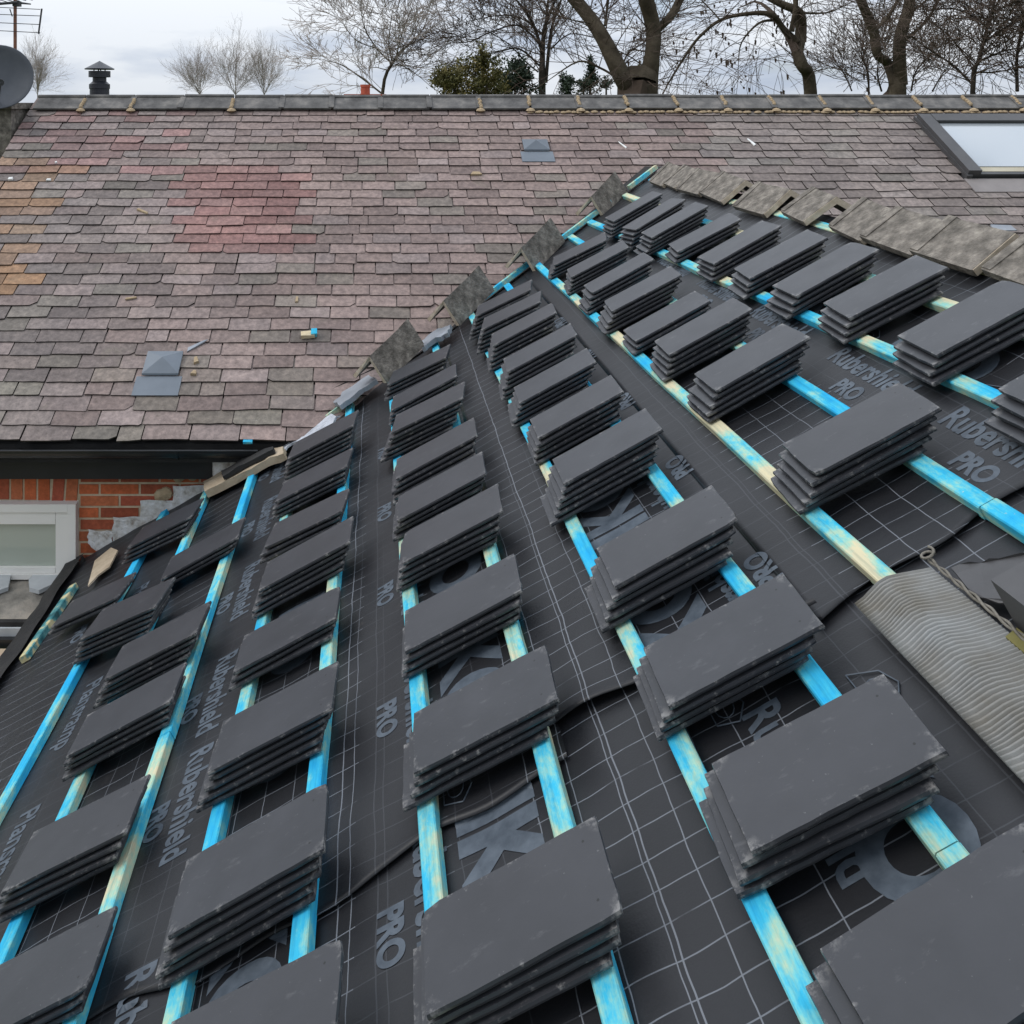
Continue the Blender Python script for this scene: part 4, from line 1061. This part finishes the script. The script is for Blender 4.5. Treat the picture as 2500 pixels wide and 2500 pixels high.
def limb_tree(label, D, limbs, seed, barkm, twigm, twigL=1.2, twigr=.015, depth=3, per=5, spread=.7, droop=0., minr=.006, seeds=False, base=None, group='bare trees behind the house', nch=(2, 3)):
    """limbs: list of [(u, v, width_px) ...] traced limbs at their own distance D; the first is the trunk"""
    rnd = random.Random(seed); tb = MB(); cb_ = MB(); sd_ = [] if seeds else None
    u0, v0, w0 = limbs[0][0]
    root = at(u0, v0, D); root.z = GROUND
    t = thing('bare_tree', label, 'tree', root, group)
    for li, lm in enumerate(limbs):
        dz = [0]*len(lm)
        off = 0
        P = []; Rr = []
        for i, (u, v, w) in enumerate(lm):
            off += rnd.uniform(-.03, .03)*D*.5 if i else (0 if li == 0 else 0)
            y = D+off; p = at(u, v, y); P.append((p.x, p.y, p.z)); Rr.append(w*y/F_/2)
        if li == 0:
            P = [(root.x, root.y, GROUND-.1), (P[0][0]*.5+root.x*.5, root.y, (GROUND+P[0][2])/2)]+P; Rr = [Rr[0]*1.7, Rr[0]*1.15]+Rr
        sp = smooth_path(P, 4); nr = len(sp); rr = []
        for i in range(nr):
            f = i/(nr-1)*(len(Rr)-1); a_ = int(min(f, len(Rr)-2)); rr.append(Rr[a_]*(1-(f-a_))+Rr[a_+1]*(f-a_))
        tb.tube(sp, rr, 9)
        start = 8 if li == 0 else 1
        for q in range(int(per*len(lm))):
            i = rnd.randint(min(start, nr-2), nr-2); p = Vector(sp[i]).lerp(Vector(sp[i+1]), rnd.random()); ax = (Vector(sp[i+1])-Vector(sp[i])).normalized()
            d = (ax*.5+Vector((rnd.uniform(-1, 1), rnd.uniform(-1, 1), rnd.uniform(-.4, 1)))).normalized()
            grow(cb_, p, d, twigL*rnd.uniform(.6, 1.3), min(rr[i]*.5, twigr*rnd.uniform(.7, 1.4)), depth, rnd, spread, droop, 4, .55, 3, nch, minr, (.55, .8), sd_)
        d = (Vector(sp[-1])-Vector(sp[-3])).normalized()
        grow(cb_, Vector(sp[-1]), d, twigL*1.3, rr[-1], depth, rnd, spread, droop, 4, .5, 3, nch, minr, (.55, .8), sd_)
    tb.build('trunk', barkm, t, smooth=True)
    for p in (sd_ or []):
        h = rnd.uniform(.05, .13)*D/16; w = .022*D/16
        cb_.add([p+Vector((-w, 0, -.02)), p+Vector((0, w*.5, -.01)), p+Vector((w, 0, -.03)), p+Vector((w*.4, -w*.3, -h)), p+Vector((-w*.6, 0, -h*.9))], [(0, 1, 2, 3, 4)])
    cb_.build('crown', twigm, t)
    return t
def c2(*pts): return [(750+x*.5176, y*.5176, w*.5176) for x, y, w in pts]
def c3(*pts): return [(1500+x*.5176, y*.5176, w*.5176) for x, y, w in pts]
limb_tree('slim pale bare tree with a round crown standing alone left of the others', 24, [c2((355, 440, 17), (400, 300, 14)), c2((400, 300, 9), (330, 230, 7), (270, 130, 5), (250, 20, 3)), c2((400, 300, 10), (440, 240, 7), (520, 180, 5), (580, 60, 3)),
  c2((405, 300, 6), (470, 320, 4), (540, 370, 3)), c2((350, 440, 9), (260, 370, 8), (170, 310, 6), (110, 290, 3)), c2((400, 290, 8), (385, 200, 6), (400, 60, 3)), c2((420, 270, 6), (450, 150, 5), (500, 20, 3)), c2((330, 230, 5), (230, 190, 4), (170, 110, 2))], 11, M['bark'], M['twigpale'], .80, .012, 3, 2.5, .65, minr=.0055)
limb_tree('medium bare tree with wide arching branches left of the thick twin trunks', 24, [c2((1108, 420, 34), (1108, 330, 30), (1110, 250, 24)), c2((1110, 250, 22), (1120, 130, 18), (1170, 0, 12), (1190, -60, 8)), c2((1108, 250, 18), (1080, 150, 14), (1035, 60, 12), (960, -30, 8)), c2((1125, 390, 18), (1150, 150, 14), (1190, 20, 10), (1210, -50, 6)),
  c2((1095, 310, 10), (1000, 230, 9), (900, 245, 7), (700, 290, 4), (620, 310, 2)), c2((1105, 220, 12), (1000, 120, 9), (870, 150, 7), (750, 200, 5), (610, 190, 2)), c2((1090, 340, 8), (1030, 290, 7), (940, 200, 5), (820, 130, 3)), c2((1150, 230, 8), (1240, 160, 6), (1360, 180, 4)), c2((1060, 110, 8), (940, 70, 5), (760, 100, 3))], 12, M['barkdark'], M['twig'], 1.0, .014, 3, 2.1, .7, minr=.006)
limb_tree('thick forked tree with two heavy trunks leaning apart', 16, [c2((1560, 430, 190), (1560, 405, 185)), c2((1535, 430, 110), (1480, 350, 88), (1400, 190, 72), (1330, 80, 66), (1230, -40, 60)), c2((1600, 430, 105), (1628, 260, 72), (1632, 130, 72), (1590, -30, 72)), c2((1645, 145, 40), (1720, 70, 40), (1770, -30, 36)),
  c2((1405, 120, 14), (1415, 40, 12), (1425, -40, 10)), c2((1450, 360, 12), (1380, 320, 11), (1280, 290, 9), (1150, 370, 4)), c2((1480, 330, 9), (1520, 240, 8), (1575, 240, 6)), c2((1350, 110, 9), (1230, 90, 6), (1100, 40, 3))], 13, M['bark'], M['twig'], .9, .010, 2, 3.0, .7, .03, minr=.0045, nch=(1, 3))
limb_tree('crooked bare tree with a long drooping limb hung with seeds', 18, [c3((925, 430, 58), (885, 310, 56), (862, 250, 54)), c3((862, 250, 52), (880, 150, 52), (870, 60, 46), (790, 20, 36), (690, -30, 28)), c3((865, 200, 34), (800, 140, 30), (740, 68, 26), (620, 66, 20), (500, 95, 17), (400, 175, 14), (330, 270, 12), (250, 400, 8)),
  c3((835, 150, 26), (855, 40, 24), (850, -40, 22)), c3((755, 95, 16), (680, 110, 11), (600, 200, 7), (585, 300, 3)), c3((870, 60, 14), (1000, 60, 8), (1100, 20, 4)), c3((500, 95, 8), (440, 30, 6), (380, -30, 4)), c3((850, 270, 6), (760, 200, 4), (770, 260, 2))], 14, M['bark'], M['twig'], .95, .008, 2, 2.5, .7, .14, minr=.004, seeds=True, nch=(1, 2))
limb_tree('forked mossy tree behind the roof window with a straight right stem', 17, [c3((1335, 430, 75), (1332, 370, 72)), c3((1320, 400, 42), (1290, 300, 46), (1240, 255, 40), (1222, 150, 44), (1150, -30, 42)), c3((1350, 400, 62), (1345, 200, 54), (1382, 60, 50), (1400, -30, 46)), c3((1230, 140, 20), (1290, 80, 18), (1355, -30, 14)), c3((1362, 195, 18), (1470, 100, 14), (1540, -20, 10)), c3((1380, 70, 14), (1450, 20, 10), (1500, -30, 8))], 15, M['bark'], M['twig'], .8, .008, 2, 2.2, .75, .03, minr=.004, nch=(1, 3))
limb_tree('dense dark bare tree filling the upper right corner', 15, [c3((1690, 430, 22), (1720, 280, 18), (1760, 130, 14), (1800, -20, 10)), c3((1690, 400, 12), (1600, 310, 10), (1480, 230, 7), (1400, 170, 4)), c3((1740, 200, 12), (1860, 120, 10), (1960, 60, 8)), c3((1720, 290, 10), (1840, 240, 8), (1960, 220, 6)), c3((1760, 130, 10), (1660, 60, 8), (1560, 40, 5), (1450, 60, 3)), c3((1700, 340, 8), (1800, 340, 7), (1950, 310, 5)), c3((1900, 430, 16), (1900, 250, 12), (1930, 100, 10), (1900, -20, 8)), c3((1780, 60, 10), (1870, 20, 8), (1960, -10, 6))], 16, M['barkdark'], M['twig'], .80, .009, 2, 7.0, .75, .05, minr=.0042, nch=(2, 3))
limb_tree('leafless thicket around the foot of the forked mossy tree', 21, [c3((1200, 430, 9), (1190, 330, 7), (1150, 220, 4)), c3((1260, 430, 9), (1240, 340, 7), (1260, 230, 4)), c3((1400, 430, 9), (1420, 340, 6), (1470, 280, 4)), c3((1120, 430, 7), (1090, 360, 5), (1060, 310, 3)), c3((1500, 430, 8), (1540, 360, 5), (1580, 300, 3))], 17, M['barkdark'], M['twig'], .75, .009, 2, 8.5, .7, .0, minr=.005, nch=(2, 3))
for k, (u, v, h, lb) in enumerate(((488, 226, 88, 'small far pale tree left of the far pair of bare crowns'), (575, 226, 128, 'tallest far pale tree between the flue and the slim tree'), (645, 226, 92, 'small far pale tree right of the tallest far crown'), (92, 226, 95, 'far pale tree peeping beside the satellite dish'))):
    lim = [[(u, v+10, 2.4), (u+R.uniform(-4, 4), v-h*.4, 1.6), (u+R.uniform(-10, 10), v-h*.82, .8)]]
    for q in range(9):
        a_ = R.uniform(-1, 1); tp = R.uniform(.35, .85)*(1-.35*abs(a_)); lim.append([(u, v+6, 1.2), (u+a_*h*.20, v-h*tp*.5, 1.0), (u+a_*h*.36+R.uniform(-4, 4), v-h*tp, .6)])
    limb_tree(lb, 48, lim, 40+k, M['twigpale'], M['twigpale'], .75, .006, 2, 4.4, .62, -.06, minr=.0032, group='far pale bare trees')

def bush(name, label, D, blobs, m, seed, nleaf, size, stem=M['bark'], group='evergreens behind the ridge'):
    rnd = random.Random(seed); u0 = sum(b_[0] for b_ in blobs)/len(blobs); root = at(u0, 230, D); root.z = GROUND
    t = thing(name, label, 'shrub' if name == 'evergreen_bush' else 'conifer', root, group)
    b = MB(); tb = MB()
    for (u, v, ru, rv) in blobs:
        c = at(u, v, D+rnd.uniform(-.4, .4)); rx_, rz_ = ru*D/F_, rv*D/F_
        tb.tube([root, (root+c)/2+Vector((0, 0, .2)), c], [.09, .06, .015], 6)
        # sub-clumps give an uneven outline
        cl = [c+Vector((rnd.gauss(0, .55)*rx_, rnd.gauss(0, .55)*rx_, rnd.gauss(0, .5)*rz_)) for _ in range(16)]
        for _ in range(nleaf):
            k = rnd.choice(cl); p = k+Vector((rnd.gauss(0, .26)*rx_, rnd.gauss(0, .26)*rx_, rnd.gauss(0, .26)*rz_))
            a_ = Vector((rnd.uniform(-1, 1), rnd.uniform(-1, 1), rnd.uniform(-.2, 1.2))).normalized(); e_ = a_.orthogonal().normalized(); e_ = Matrix.Rotation(rnd.uniform(0, 6.3), 3, a_) @ e_
            s_ = size*rnd.uniform(.6, 1.4); b.add([p, p+a_*s_*.5+e_*s_*.22, p+a_*s_, p+a_*s_*.5-e_*s_*.22], [(0, 1, 2, 3)])
    tb.build('stem', stem, t); b.build('foliage', m, t)
bush('evergreen_bush', 'olive brown bushy evergreen rising just above the ridge', 20, [(1080, 195, 26, 26), (1115, 178, 32, 32), (1160, 170, 36, 36), (1190, 185, 26, 32), (1110, 205, 40, 22), (1180, 145, 14, 26), (1175, 210, 40, 20), (1130, 225, 60, 26), (1190, 228, 30, 26)], M['leafolive'], 61, 900, .075)
bush('conifer_tree', 'dark green conifer directly right of the olive bush', 21, [(1235, 190, 26, 28), (1258, 170, 16, 30), (1280, 195, 20, 24), (1250, 210, 34, 18), (1255, 230, 44, 26)], M['leafdark'], 62, 900, .085)
bush('conifer_tree', 'small dark conifer tip left of the thick forked trunks', 22, [(1382, 198, 12, 22), (1382, 225, 16, 22)], M['leafdark'], 63, 700, .07)
bush('conifer_tree', 'pointed dark conifer close to the left heavy trunk', 22, [(1440, 190, 15, 26), (1442, 165, 7, 16), (1425, 205, 20, 12), (1440, 228, 26, 20)], M['leafdark'], 64, 600, .07)
bush('evergreen_bush', 'small green tuft in the fork of the thick trunks', 17, [(1558, 190, 10, 24), (1565, 205, 14, 14)], M['leafolive'], 65, 500, .05)
bush('evergreen_bush', 'low green shrub in the gap left of the thick trunk foot', 17, [(1480, 205, 14, 14)], M['leafdark'], 66, 500, .05)
